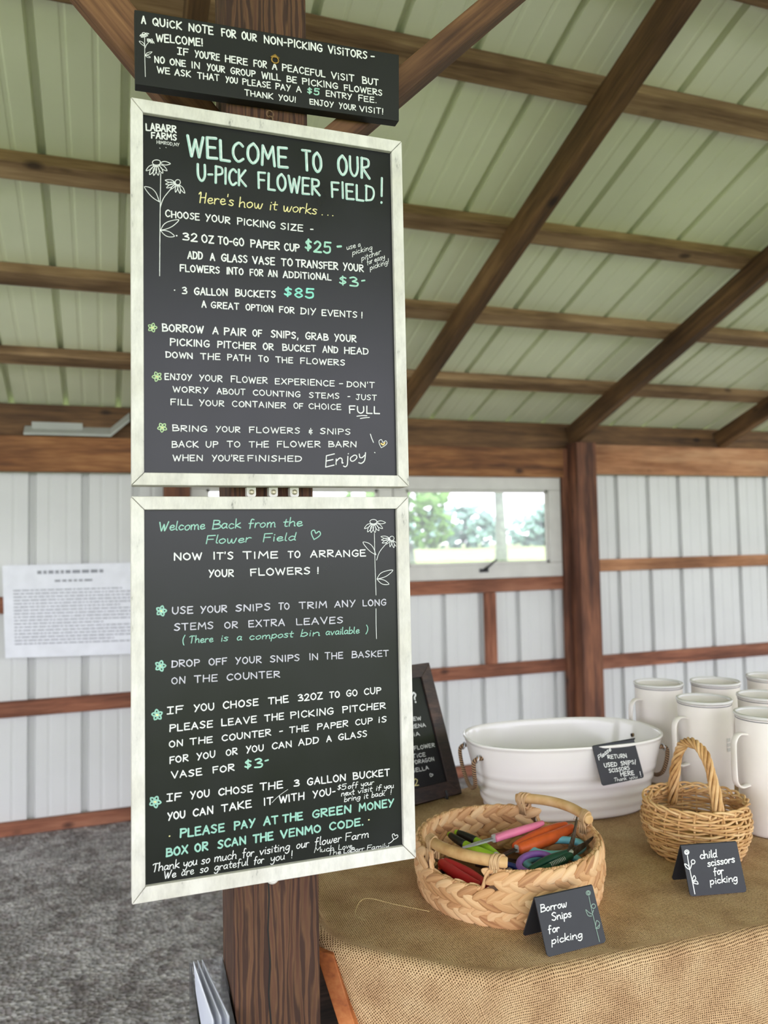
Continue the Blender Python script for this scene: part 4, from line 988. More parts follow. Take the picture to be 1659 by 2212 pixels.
def ribbed(segs, pitch, x_ref, to_world, depth=0.02, thick=0.0015, hw=0.018):
    """sheet with ribs pressed outwards; segs = (x0, x1, t0, t1) pieces of one sheet; to_world(x, t, d)"""
    mb = MB()
    for x0, x1, t0, t1 in segs:
        prof = [(x0, 0)]
        k = math.ceil((x0 - x_ref) / pitch)
        while x_ref + k * pitch < x1:
            c = x_ref + k * pitch
            for dx, d in ((-hw - .005, 0), (-hw, depth), (hw, depth), (hw + .005, 0)):
                if x0 < c + dx < x1:
                    prof.append((c + dx, d))
            for o in (pitch / 3, pitch * 2 / 3):
                for dx, d in ((-.012, 0), (-.006, .0035), (.006, .0035), (.012, 0)):
                    if x0 < c + o + dx < x1:
                        prof.append((c + o + dx, d))
            k += 1
        prof.append((x1, 0))
        a = [[to_world(x, t, d) for x, d in prof] for t in (t0, t1)]
        b = [[to_world(x, t, d + thick) for x, d in prof] for t in (t0, t1)]
        mb.loft(a, False)
        mb.loft(b, False)
    return mb
YW = 3.774
WX0, WX1, WZ0, WZ1 = 0.46, 3.115, 1.365, 2.09
wall = struct('wall_back', ribbed([(-7, WX0, 0.0, 2.29), (WX0, WX1, 0.0, WZ0), (WX0, WX1, WZ1, 2.29), (WX1, 12, 0.0, 2.29)],
              0.292, 3.63, lambda x, t, d: (x, YW + d, t), 0.034), M['steel_white'])
OFF = (0.13 + 0.056) * CS
roof = struct('ceiling', ribbed([(-7, 12, -2.75, 4.15)], 0.300, 1.525, lambda x, t, d: (x, t, raf_z(t) + OFF + d), 0.040, hw=.012), M['roof_steel'])

rz = raf_z(-2.75) + OFF
roof2 = struct('ceiling', ribbed([(-7, 12, -2.75, -5.5)], 0.300, 1.525, lambda x, t, d: (x, t, rz + SL * (t + 2.75) + d), 0.030), M['roof_steel'])
# timbers of the frame
BEAM = 'beam'
timber('header_beam', 'brown header beam along the back wall left of the window post', BEAM, (-7, 3.717, 2.19), (3.13, 3.717, 2.19), .036, .21, M['header'])
timber('header_beam', 'paler header beam along the back wall right of the window post', BEAM, (3.335, 3.717, 2.225), (12, 3.717, 2.225), .036, .225, M['header_pale'])
timber('wall_girt', 'lower wall girt running from the left edge of the photo to the window post', BEAM, (-7, 3.753, .715), (3.13, 3.753, .715), .036, .09, M['girt'])
timber('wall_girt', 'wall girt under the window and behind the white notice', BEAM, (-7, 3.753, 1.313), (3.13, 3.753, 1.313), .036, .095, M['girt'])
timber('wall_girt', 'upper pale girt on the wall right of the window post', BEAM, (3.335, 3.753, 1.43), (12, 3.753, 1.43), .036, .09, M['header_pale'])
timber('wall_girt', 'lower girt on the wall right of the window post, behind the pitchers', BEAM, (3.335, 3.753, .71), (12, 3.753, .71), .036, .1, M['girt'])
timber('sill_board', 'bottom board of the back wall on the gravel', BEAM, (-7, 3.753, .04), (12, 3.753, .04), .036, .075, M['girt'])
timber('wall_stud', 'short upright stud between the girts below the window', BEAM, (2.52, 3.75, .762), (2.52, 3.75, 1.263), .085, .04, M['girt'], up=(0, 1, 0))
timber('wall_post', 'thick brown wall post right of the window', 'post', (3.25, 3.655, 0), (3.25, 3.655, 2.335), .165, .15, M['column'], up=(0, 1, 0))
timber('wall_post', 'dark board standing between window frame and thick wall post', 'post', (3.142, 3.725, 0), (3.142, 3.725, 2.3), .05, .05, M['column'], up=(0, 1, 0))
timber('wall_post', 'brown wall post seen in the gap between the two framed boards', 'post', (0.36, 3.665, 0), (0.36, 3.665, 2.335), .15, .14, M['column'], up=(0, 1, 0))
for x, w, lab in ((.225, .065, 'rafter directly behind the sign post top'), (1.766, .066, 'rafter right of the framed boards, first crossing the open roof'),
                  (3.225, .07, 'rafter coming down onto the thick wall post right of the window'), (4.60, .07, 'rafter at the right edge of the photo above the pitchers')):
    y0, y1 = 3.735, -2.65
    c = .065 * CS
    timber('rafter', lab, BEAM, (x, y0, raf_z(y0) + c), (x, y1, raf_z(y1) + c), w, .13, M['rafter'])
PUR = [(3.25, 'lowest roof purlin, nearest the back wall header'), (2.60, 'second roof purlin up from the back wall header'), (1.965, 'third roof purlin up from the wall, level with the heading of the big board'),
       (1.225, 'fourth roof purlin up from the wall, passing behind the small top sign'), (0.75, 'fifth roof purlin, cutting the top right corner of the photo')]
for y, lab in PUR:
    z = raf_z(y) + (.13 + .028) * CS
    up = Vector((0, SL, 1))
    timber('roof_purlin', lab, BEAM, (-7, y, z), (12, y, z), .100, .055, M['purlin'], up=up)
z = raf_z(3.76) + .10
timber('eave_board', 'dark eave board closing the gap above the wall header', BEAM, (-7, 3.796, 2.3945), (12, 3.796, 2.3945), .04, .205, M['rafter'])
# bent pale sheet lying on the header at far left
mb = MB()
pts = [(-.50, 2.30), (-.44, 2.302), (-.02, 2.302), (.09, 2.40)]
th = .014
mb.loft([[(x, 3.70, z), (x, 3.77, z + .05), (x, 3.77, z + .05 + th), (x, 3.70, z + th)] for x, z in pts], True, True, True)
mb.loft([[(x, 3.74, z + .01), (x, 3.775, z + .03), (x, 3.775, z + .075), (x, 3.74, z + .075)] for x, z in ((-.46, 2.31), (-.18, 2.31))], True, True, True)
tag(emit('bent_sheet', mb, M['pale_object'], origin=(-.2, 3.74, 2.3)), 'pale bent sheet lying on the header beam at far left', 'sheet')

# windows
def window(n, x0, x1, z0, z1, fr, latch):
    mb = MB()
    y0, y1 = 3.73, 3.80
    mb.box((x0, y0, z0), (x1, y1, z0 + fr)); mb.box((x0, y0, z1 - fr), (x1, y1, z1))
    mb.box((x0, y0, z0 + fr), (x0 + fr, y1, z1 - fr)); mb.box((x1 - fr, y0, z0 + fr), (x1, y1, z1 - fr))
    f = struct('window_%d' % n, mb, M['grey_trim'], origin=((x0 + x1) / 2, 3.76, z0), bevel=.006)
    mb = MB()
    a = fr - .022
    mb.box((x0 + a, y0 + .022, z0 + a), (x1 - a, y0 + .042, z0 + fr + .018)); mb.box((x0 + a, y0 + .022, z1 - fr - .018), (x1 - a, y0 + .042, z1 - a))
    mb.box((x0 + a, y0 + .022, z0 + fr), (x0 + fr + .018, y0 + .042, z1 - fr)); mb.box((x1 - fr - .018, y0 + .022, z0 + fr), (x1 - a, y0 + .042, z1 - fr))
    emit('window_sash', mb, M['grey_trim'], f)
    mb = MB()
    mb.box((x0 + fr, 3.768, z0 + fr), (x1 - fr, 3.772, z1 - fr))
    emit('window_pane', mb, M['glass'], f)
    if latch:
        mb = MB()
        c = Vector((2.47, 3.735, z0 + .058))
        mb.box(c + Vector((-.035, -.012, -.012)), c + Vector((.035, .012, .014)))
        mb.tube([c + Vector((0, -.012, .005)), c + Vector((.03, -.03, .03)), c + Vector((.085, -.035, .075))], [.009, .008, .006], 8)
        emit('window_latch', mb, M['black_metal'], f, smooth=False)
window(1, 1.80, WX1, WZ0 - .002, WZ1 + .002, .10, True)
window(2, WX0 - .01, 1.795, WZ0 - .002, WZ1 + .002, .10, False)

# outdoors, seen through the windows
def tree(name, label, loc, trunk_h, blobs, seed, mat, group=None):
    rng = random.Random(seed)
    t = thing(name, label, 'tree', loc, group)
    L = Vector(loc)
    if trunk_h:
        mb = MB()
        mb.tube([L, L + Vector((.05, 0, trunk_h * .5)), L + Vector((0, .05, trunk_h * 1.25))], [.24, .19, .14], 10)
        emit('trunk', mb, M['bark'], t, smooth=True)
    mb = MB()
    for bx, by, bz, br in blobs:
        for k in range(90):
            d = Vector((rng.gauss(0, 1), rng.gauss(0, 1), rng.gauss(0, 1))).normalized() * br * rng.uniform(.55, 1.0)
            s = br * rng.uniform(.12, .26)
            a = Vector((rng.gauss(0, 1), rng.gauss(0, 1), rng.gauss(0, .6))).normalized()
            b = a.orthogonal().normalized()
            mb.blob(L + Vector((bx, by, bz)) + d, (a * s, b * s * .8, a.cross(b) * s * .35), 6, 4)
    emit('foliage', mb, mat, t, smooth=False)
    return t
tree('leafy_tree', 'bright leafy tree outside the window, left in the pane', (9.0, 22, .13), 1.2, [(0, 0, 3.0, 1.2), (-.6, .4, 4.2, 1.2), (.6, -.3, 2.0, .75), (-1.6, 0, 2.2, 1.2)], 3, M['leaf'])
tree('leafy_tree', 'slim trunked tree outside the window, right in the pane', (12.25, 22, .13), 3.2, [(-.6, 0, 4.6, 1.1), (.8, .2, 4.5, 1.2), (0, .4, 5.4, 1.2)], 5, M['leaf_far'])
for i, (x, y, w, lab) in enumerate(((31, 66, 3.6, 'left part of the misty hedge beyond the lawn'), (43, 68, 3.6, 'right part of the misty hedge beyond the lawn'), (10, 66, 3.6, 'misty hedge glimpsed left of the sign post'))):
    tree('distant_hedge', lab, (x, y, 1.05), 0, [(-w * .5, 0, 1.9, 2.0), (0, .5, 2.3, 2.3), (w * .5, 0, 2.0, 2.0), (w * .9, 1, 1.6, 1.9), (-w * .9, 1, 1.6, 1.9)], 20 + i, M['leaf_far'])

# notice on the back wall
t = thing('wall_notice', 'white printed notice sheet pinned to the back wall at far left', 'notice', (-.25, 3.70, 1.0))
A_, B_, C_, D_ = Vector((-.59, 3.712, 1.013)), Vector((.16, 3.722, .99)), Vector((.16, 3.722, 1.54)), Vector((-.61, 3.712, 1.542))
def npt(u, v, off=0.0):
    p = (A_ * (1 - u) + B_ * u) * (1 - v) + (D_ * (1 - u) + C_ * u) * v
    return p + Vector((0, -.006 * math.sin(PI * u) - .004 * math.sin(PI * v * 2) - off, 0))
mb = MB()
mb.loft([[npt(i / 16, j / 8) for i in range(17)] for j in range(9)], False)
mb.loft([[npt(i / 16, j / 8, -.001) for i in range(17)] for j in range(9)], False)
sh = emit('notice_sheet', mb, M['paper'], t, smooth=True)
mb = MB()
rng = random.Random(4)
def dash(u0, u1, v, h):
    mb.loft([[npt(u, v, .0015), npt(u, v + h, .0015)] for u in [u0 + (u1 - u0) * k / 4 for k in range(5)]], False)
for row, (a, b, h) in enumerate([(.24, .72, .035), (.36, .64, .022)]):
    u = a
    while u < b:
        w = rng.uniform(.02, .06)
        dash(u, min(b, u + w), .90 - row * .09, h)
        u += w + .012
for row in range(17):
    v = .72 - row * .036
    u = .07
    end = .93 if row % 5 else rng.uniform(.6, .9)
    while u < end:
        w = rng.uniform(.015, .06)
        dash(u, min(end, u + w), v, .011)
        u += w + .008
emit('printed_lines', mb, M['ink'], sh)

# ================================================================== the sign post
PX = .227
timber('sign_post', 'rough sawn square post that carries the chalkboards', 'post', (PX, .102, 0), (PX, .102, 3.54), .142, .138, M['post'], up=(0, 1, 0), bevel=.006)
mb = MB()
rng = random.Random(12)
pts = [(.2125 + rng.uniform(-.002, .002), .0325, .1 + k * .05) for k in range(21)]
mb.loft([[(x - .0013, y, z), (x + .0013, y, z)] for x, y, z in pts], False)
emit('drying_crack', mb, M['black_plastic'], bpy.data.objects['sign_post'])
timber('knee_brace', 'diagonal knee brace rising right from the sign post', 'brace', (.318, .078, 2.322), (1.12, .078, 3.108), .084, .045, M['brace'])
timber('knee_brace', 'diagonal knee brace rising left from the sign post', 'brace', (.136, .12, 2.367), (-.62, .12, 3.212), .040, .073, M['brace'])
timber('carrier_beam', 'carrier beam above the frame that the knee braces hold up', BEAM, (-7, .05, 3.22), (12, .05, 3.22), .04, .24, M['rafter'])

# ------------------------------------------------------------------ boards
Z0 = 2.3365
def rail(mb, a, b, c, d, y0, y1):
    """mitred rail: a-b outer edge, c-d inner edge (x, z)"""
    q = [a, b, c, d]
    mb.hexa([(x, y0, z) for x, z in q], [(x, y1, z) for x, z in q])
def framed_board(name, label, key, ol, fw_l, inner):
    xs0, xs1, zt, zb = ol
    ix0, ix1, izt, izb = inner
    t = thing(name, label, 'chalkboard', ((xs0 + xs1) / 2, .012, zb))
    g = .0005
    for nm, q in (('top_rail', [(xs0 + g, zt), (xs1 - g, zt), (ix1 - g, izt), (ix0 + g, izt)]), ('bottom_rail', [(xs0 + g, zb), (xs1 - g, zb), (ix1 - g, izb), (ix0 + g, izb)]),
                  ('left_rail', [(xs0, zt - g), (xs0, zb + g), (ix0, izb + g), (ix0, izt - g)]), ('right_rail', [(xs1, zt - g), (xs1, zb + g), (ix1, izb + g), (ix1, izt - g)])):
        mb = MB()
        rail(mb, *q, -.010, .030)
        emit('frame_rail', mb, M['frame'], t, bevel=.0012)
    mb = MB()
    mb.box((ix0 - .006, -.002, izb - .006), (ix1 + .006, .006, izt + .006))
    p = emit('chalk_panel', mb, M['board'], t)
    write(key, p, lambda q, l: (q.x / 1000, -.002 - l, Z0 + q.y / 1000))
    return t
ub = framed_board('framed_chalkboard', 'upper white framed chalkboard headed WELCOME TO OUR U-PICK FLOWER FIELD', 'upper', (0, .4575, Z0 - .0005, Z0 - .615), 0, (.0185, .438, Z0 - .022, Z0 - .5955))
lb = framed_board('framed_chalkboard', 'lower white framed chalkboard beginning Welcome Back from the Flower Field', 'lower', (-.001, .4555, Z0 - .6325, Z0 - 1.2435), 0, (.0185, .434, Z0 - .653, Z0 - 1.2205))
# small nameless sign above
t = thing('painted_sign', 'unframed black painted board with a note for non-picking visitors, top of the post', 'sign', (.235, .02, Z0 + .03))
mb = MB()
q = [(.0075, Z0 + .0345), (.4618, Z0 + .0483), (.4645, Z0 + .173), (.0064, Z0 + .1592)]
mb.hexa([(x, .012, z) for x, z in q], [(x, .0325, z) for x, z in q])
p = emit('sign_board', mb, M['sign_black'], t, bevel=.0015)
write('top', p, lambda q, l: (q.x / 1000, .012 - l, Z0 + q.y / 1000))
mb = MB()
hx, hz = .236, Z0 + .118
mb.tube([(hx + .006 * math.cos(a), .0105, hz + .006 * math.sin(a)) for a in [k * PI / 6 for k in range(12)]], .0013, 6, True)
mb.hexa([(hx - .008, .0095, hz + .004), (hx + .008, .0095, hz + .004), (hx, .0095, hz + .010)], [(hx - .008, .012, hz + .004), (hx + .008, .012, hz + .004), (hx, .012, hz + .010)])
mb.blob((hx, .010, hz + .006), ((.002, 0, 0), (0, .002, 0), (0, 0, .002)))
emit('brass_hanger', mb, M['brass'], t, smooth=True)
# screw eye and hook between sign and upper board
t = thing('hook_and_eye', 'rusty screw eye and hook on the post above the upper chalkboard', 'hook', (.228, .026, Z0 + .004))
mb = MB()
cz = Z0 + .026
mb.tube([(.228 + .006 * math.cos(a), .020, cz + .006 * math.sin(a)) for a in [k * PI / 8 for k in range(16)]], .0016, 6, True)
mb.tube([(.228, .022, cz + .005), (.228, .034, cz + .005)], .0016, 6)
emit('screw_eye', mb, M['rust'], t, smooth=True)
mb = MB()
mb.tube(catmull([(.226, .019, cz - .004), (.231, .016, cz - .007), (.232, .017, cz - .012), (.229, .018, cz - .018), (.229, .020, Z0 - .002)], 4), .0016, 6)
emit('wire_hook', mb, M['rust'], t, smooth=True)
# nylon clips with screws in the gap between the boards
for k, x in enumerate((.1884, .2249, .2606)):
    t = thing('nylon_clip', 'white nylon clip with screw in the gap between boards, ' + ('leftmost of three', 'middle one of three', 'rightmost of three')[k], 'clip', (x, .02, Z0 - .632), 'clips between the boards')
    mb = MB()
    c = Vector((x, .014, Z0 - .6235))
    w, h = (.0075, .008)
    ring = [(-w, -h * .7), (-w * .7, -h), (w * .7, -h), (w, -h * .7), (w, h), (-w, h)]
    mb.hexa([c + Vector((a, 0, b)) for a, b in ring], [c + Vector((a, .0185, b)) for a, b in ring])
    emit('clip_body', mb, M['plate'], t, bevel=.001)
    mb = MB()
    mb.tube([c + Vector((0, .002, 0)), c + Vector((0, -.0015, 0)), c + Vector((0, -.0022, 0))], [.0045, .0045, .003], 14)
    mb.tube([c + Vector((.0022 * math.cos(a), -.0024, .0022 * math.sin(a))) for a in [j * PI / 5 for j in range(10)]], .0006, 5, True)
    emit('screw_head', mb, M['screw'], t)
t = thing('nylon_bumper', 'white round bumper peeping out under the lower chalkboard', 'bumper', (.216, .015, Z0 - 1.256))
mb = MB()
mb.tube([(.216, .031, Z0 - 1.2462), (.216, .012, Z0 - 1.2462), (.216, .008, Z0 - 1.2462)], [.0105, .0105, .007], 18)
emit('bumper_ring', mb, M['plate'], t, smooth=False)
mb = MB()
mb.tube([(.216, .009, Z0 - 1.2462), (.216, .0065, Z0 - 1.2462)], [.004, .003], 12)
emit('screw_head', mb, M['screw'], t)

# clear leaflet holder at lower left of the post
t = thing('leaflet_holder', 'clear acrylic leaflet holder on the left side of the sign post', 'holder', (.125, .09, .70))
mb = MB()
X0, X1, yb, yf = .098, .1545, .165, .0
mb.box((X0, yb, .66), (X1, yb + .003, .905))
for x in (X0, X1 - .003):
    mb.hexa([(x, yf, .66), (x, yb, .66), (x, yb, .905), (x, yf, .885 - .0)], [(x + .003, yf, .66), (x + .003, yb, .66), (x + .003, yb, .905), (x + .003, yf, .885)])
mb.box((X0, yf - .003, .66), (X1, yf, .885))
mb.box((X0, yf, .66), (X1, yb, .663))
emit('clear_pocket', mb, M['acrylic'], t)
for k in range(3):
    tl = None
    mb = MB()
    xk = .104 + k * .007
    rows = []
    for j in range(9):
        v = j / 8
        bow = .006 * math.sin(PI * v)
        rows.append([(xk + bow + .016 * (1 - u) * (1 + .3 * k) * (.4 + .6 * v), .012 + .145 * u, .668 + (.222 + .022 * u) * v) for u in [i / 8 for i in range(9)]])
    mb.loft(rows, False)
    mb.loft([[(x + .0012, y, z) for x, y, z in r] for r in rows], False)
    o = emit('leaflet', mb, M['paper'], origin=(xk, .085, .668), smooth=True)
    tag(o, 'white leaflet in the clear holder, ' + ('outermost of three', 'middle of three', 'nearest the post')[k], 'leaflet', 'leaflets in the clear holder')

# ================================================================== counter and burlap
ZT = .934
A0, B0, E0, F0, G0 = (.318, .145), (.530, -.118), (2.3, -.255), (2.3, 1.26), (.47, .60)
t = thing('counter', 'wooden counter under the burlap cloth right of the post', 'counter', (1.2, .4, 0))
mb = MB()
ins = [(.335, .16), (.54, -.09), (2.28, -.225), (2.28, 1.22), (.48, .59)]
mb.hexa([(x, y, ZT - .036) for x, y in ins], [(x, y, ZT - .004) for x, y in ins])
emit('counter_top', mb, M['under_wood'], t, bevel=.003)
for x, y in ((.60, .02), (2.2, -.15), (2.2, 1.1), (.60, .58)):
    mb = MB()
    mb.box((x - .045, y - .045, 0), (x + .045, y + .045, ZT - .036))
    emit('leg', mb, M['under_wood'], t)
mb = MB()
mb.hexa([(.302, .088, .925), (.316, .102, .925), (.336, .080, .925), (.328, .062, .925)], [(.385, -.075, .60), (.398, -.062, .60), (.416, -.082, .60), (.404, -.094, .60)])
emit('slanted_board', mb, M['orange_wood'], t, bevel=.002)
mb = MB()
mb.box((.33, .17, .42), (1.9, .20, .86))
emit('back_board', mb, M['dark_wood'], t)
mb = MB()
mb.box((.31, .125, .855), (.352, .165, .90))
emit('corner_block', mb, M['under_wood'], t)

# cloth
def edge_path():
    raw = [G0, (.38, .40), (.315, .27)] + [(.302, .200), (.300, .150), (.302, .110), (.325, .068)] + [(.50, -.092), (.535, -.120), (.59, -.131)] + [(1.054, -.160), (1.6, -.20), E0]
    p = []
    for i in range(len(raw) - 1):
        a, b = Vector(raw[i]), Vector(raw[i + 1])
        n = max(2, int((b - a).length / .012))
        p += [a + (b - a) * k / n for k in range(n)]
    p.append(Vector(E0))
    for _ in range(7):
        p = [p[0]] + [(p[i - 1] + p[i] * 2 + p[i + 1]) / 4 for i in range(1, len(p) - 1)] + [p[-1]]
    return p
EP = edge_path()
cum = [0.0]
for a, b in zip(EP, EP[1:]):
    cum.append(cum[-1] + (b - a).length)
iA = min(range(len(EP)), key=lambda i: (EP[i] - Vector((.306, .115))).length)
sA = cum[iA]
def at_s(s):
    s = max(0.0, min(cum[-1] - 1e-6, s))
    for i in range(len(cum) - 1):
        if cum[i + 1] >= s:
            f = (s - cum[i]) / (cum[i + 1] - cum[i] + 1e-9)
            d = (EP[i + 1] - EP[i]).normalized()
            return EP[i].lerp(EP[i + 1], f), Vector((-d.y, d.x)) * -1, d
    return EP[-1], Vector((0, -1)), Vector((1, 0))
INN = [(.70, .692), (.958, .787), (1.5, .985), (2.3, 1.26)]
mb = MB()
mb.uv = mb.bm.loops.layers.uv.new('UVMap')
rows = []
NS = 190
TOPT = [0, .15, .3, .45, .6, .72, .82, .89, .94, .97, .985]
DROP = [.0, .004, .010, .019, .03, .05, .08, .12, .17, .23, .30, .38, .46]
rngc = random.Random(9)
def back_pt(s):
    """where the same thread leaves the cloth at the back"""
    f = s / cum[-1]
    q = [(.62, .665)] + INN
    t_ = min(.9999, f) * (len(q) - 1)
    i = int(t_)
    return Vector(q[i]).lerp(Vector(q[i + 1]), t_ - i)
for i in range(NS + 1):
    f = i / NS
    s = cum[-1] * (f ** 1.15)
    e, nrm, dr = at_s(s)
    bk = back_pt(s)
    col = []
    hump = math.exp(-((s - sA + .06) / .075) ** 2)
    for t_ in TOPT:
        p = bk.lerp(e - nrm * .02, t_)
        dist = (p - e).length
        z = ZT + .0012 * math.sin(p.x * 23 + p.y * 11) + .0012 + hump * (.026 * math.exp(-((dist - .022) / .018) ** 2) - .003 * math.exp(-((dist - .062) / .02) ** 2))
        col.append(((p.x, p.y, z), (p.x, p.y)))
    lead = max(0.0, 1 - abs(s - sA) / .9) if s >= sA else max(0, 1 - (sA - s) / .05)
    for k, d in enumerate(DROP):
        s2 = s
        if s >= sA - .2:
            s2 = s + .62 * d * max(0.0, 1 - max(0, s - sA) / .75)
        e2, n2, d2 = at_s(s2)
        if d <= .0191:
            a = d / .019 * PI / 2
            out = math.sin(a) * .020
            z = ZT + .0012 - .016 * (1 - math.cos(a)) + hump * .016 * (1 - d / .03)
            p = e2 - n2 * .020 + n2 * out
        else:
            w = (d - .019)
            fold = (.010 * math.sin(s * 15 + .6) + .006 * math.sin(s * 33 + 2)) * min(1, w / .25)
            p = e2 + n2 * (fold + .012 * w)
            z = ZT - .0148 - w
        col.append(((p.x, p.y, z), (e.x - n2.x * -d + (e2.x - e.x), e.y + n2.y * d + (e2.y - e.y))))
    rows.append(col)
vr = [[mb.bm.verts.new(p) for p, _ in c] for c in rows]
for i in range(NS):
    for k in range(len(rows[0]) - 1):
        if cum[-1] * (i / NS) ** 1.15 < sA and k >= len(TOPT) + 3:
            continue
        f = mb.bm.faces.new((vr[i][k], vr[i + 1][k], vr[i + 1][k + 1], vr[i][k + 1]))
        for lp, (ii, kk) in zip(f.loops, ((i, k), (i + 1, k), (i + 1, k + 1), (i, k + 1))):
            lp[mb.uv].uv = rows[ii][kk][1]
cloth = emit('burlap_tablecloth', mb, M['burlap'], origin=(1.2, .3, ZT), smooth=True)
md = cloth.modifiers.new('thickness', 'SOLIDIFY')
md.thickness = .0015
md.offset = -1
tag(cloth, 'brown burlap tablecloth draped over the counter', 'tablecloth')
mb = MB()
mb.tube(catmull([(.405, .120, ZT + .010), (.395, .150, ZT + .010), (.425, .185, ZT + .018), (.48, .165, ZT + .006), (.53, .12, ZT + .004)], 6), .0006, 5)
tag(emit('loose_thread', mb, M['thread'], origin=(.42, .16, ZT + .003), smooth=True), 'loose pale thread curling on the burlap near the post', 'thread')
ZC = ZT + .003          # top of the cloth

# ------------------------------------------------------------------ enamel tub
TX, TY, TA = 1.083, .535, R(-10.3)
def tubpt(a, l, w, z, ex=2.6):
    c, s_ = math.cos(a), math.sin(a)
    x = l * (abs(c) ** (2 / ex)) * (1 if c > 0 else -1)
    y = w * (abs(s_) ** (2 / ex)) * (1 if s_ > 0 else -1)
    return Vector((TX + x * math.cos(TA) - y * math.sin(TA), TY + x * math.sin(TA) + y * math.cos(TA), ZC + z))
t = thing('enamel_tub', 'large oval white enamel tub with rope handles on the burlap', 'tub', (TX, TY, ZC))
NT_ = 72
HT = .180
prof = []
for j in range(31):
    v = j / 30
    z = HT * v
    flare = v ** .9
    l = .205 + .050 * flare
    w = .122 + .036 * flare
    rib = .0016 * math.sin(v * 2 * PI * 7) if .08 < v < .66 else 0
    prof.append((l + rib, w + rib, z))
prof = [(.17, .09, .0), (.200, .118, .0)] + prof[1:]
rim = [(.2575, .1605, HT + .002), (.2575, .1605, HT + .007), (.253, .156, HT + .008), (.250, .153, HT + .003)]
inner = [(.250 - .048 * (1 - v) ** 1.0, .153 - .034 * (1 - v), HT * v) for v in (.95, .8, .6, .4, .2, .05)] + [(.17, .09, .006)]
mb = MB()
mb.loft([[tubpt(2 * PI * k / NT_, l, w, z) for k in range(NT_)] for l, w, z in prof + rim + inner], True, True, True)
emit('tub_body', mb, M['tub'], t, smooth=True)
for sgn, nm in ((-1, 'left'), (1, 'right')):
    mb = MB()
    def tp(dx, dy, dz):
        x, y = sgn * dx, dy
        return (TX + x * math.cos(TA) - y * math.sin(TA), TY + x * math.sin(TA) + y * math.cos(TA), ZC + dz)
    path = catmull([tp(.226, -.066, .150), tp(.246, -.068, .151), tp(.257, -.067, .142), tp(.256, -.064, .115), tp(.251, -.052, .084), tp(.250, -.025, .068), tp(.250, .0, .064), tp(.250, .025, .068), tp(.251, .052, .084), tp(.256, .064, .115), tp(.257, .067, .142), tp(.246, .068, .151), tp(.226, .066, .150)], 6)
    mb.tube(path, .0052, 8, uv=True)
    emit('rope_handle', mb, M['rope'], t, smooth=True)
    mb = MB()
    for dy in (-.066, .066):
        c = Vector(tp(.2475, dy, .150))
        ax = Vector((math.cos(TA) * sgn, math.sin(TA) * sgn, .25)).normalized()
        o1 = ax.orthogonal().normalized()
        o2 = ax.cross(o1)
        mb.tube([c + (o1 * math.cos(k * PI / 7) + o2 * math.sin(k * PI / 7)) * .0085 for k in range(14)], .0018, 6, True)
    emit('grommet', mb, M['steel'], t, smooth=True)

# ------------------------------------------------------------------ folded chalk cards
def tent_card(label, key, o, u, v, w, h, back_bottom, wmul=1.0):
    o, u, v = Vector(o), Vector(u), Vector(v)
    n = u.cross(v).normalized()
    t = thing('folded_chalk_card', label, 'sign', o + u * w / 2, 'folded chalk cards')
    r = .006
    def leaf(nm, mat_o, U, V, N, hh):
        ring = []
        for cx, cy, a0 in ((r, r, PI), (w - r, r, 1.5 * PI)):
            for k in range(5):
                a = a0 + k * PI / 8
                ring.append((cx + r * math.cos(a), cy + r * math.sin(a)))
        ring += [(w, hh), (0, hh)]
        mb = MB()
        mb.hexa([mat_o + U * a + V * b for a, b in ring], [mat_o + U * a + V * b - N * .0022 for a, b in ring])
        m = Matrix((U, V, N)).transposed().to_4x4()
        m.translation = mat_o
        return emit(nm, mb, M['card'], t, matrix=m)
    f = leaf('front_leaf', o, u, v, n, h)
    top = o + v * h
    bb = Vector(back_bottom)
    V2 = (top - n * .001 - bb)
    h2 = V2.length
    V2.normalize()
    leaf('back_leaf', bb, u, V2, u.cross(V2).normalized(), h2)
    write(key, f, lambda q, l: tuple(o + u * (q.x / 1000) + v * (q.y / 1000) + n * l), wmul)
    return t
tent_card('folded black card reading Borrow Snips for picking, in front of the round basket', 'c1', CARDS['c1'][0] + Vector((0, 0, .003)), CARDS['c1'][1], CARDS['c1'][2], .119, .0885, Vector(CARDS['c1'][0]) + Vector((-.004, .074, .004)))
tent_card('folded black card reading Child Scissors for picking, in front of the wicker basket', 'c2', CARDS['c2'][0] + Vector((0, 0, .003)), CARDS['c2'][1], CARDS['c2'][2], .1163, .0893, Vector(CARDS['c2'][0]) + Vector((.015, .070, .004)))
tent_card('folded black card reading Please Return Used Snips, straddling the rim of the white tub', 'tc', CARDS['tc'][0], CARDS['tc'][1], CARDS['tc'][2], .117, .091, Vector(CARDS['tc'][0]) + Vector((.008, .110, .014)))

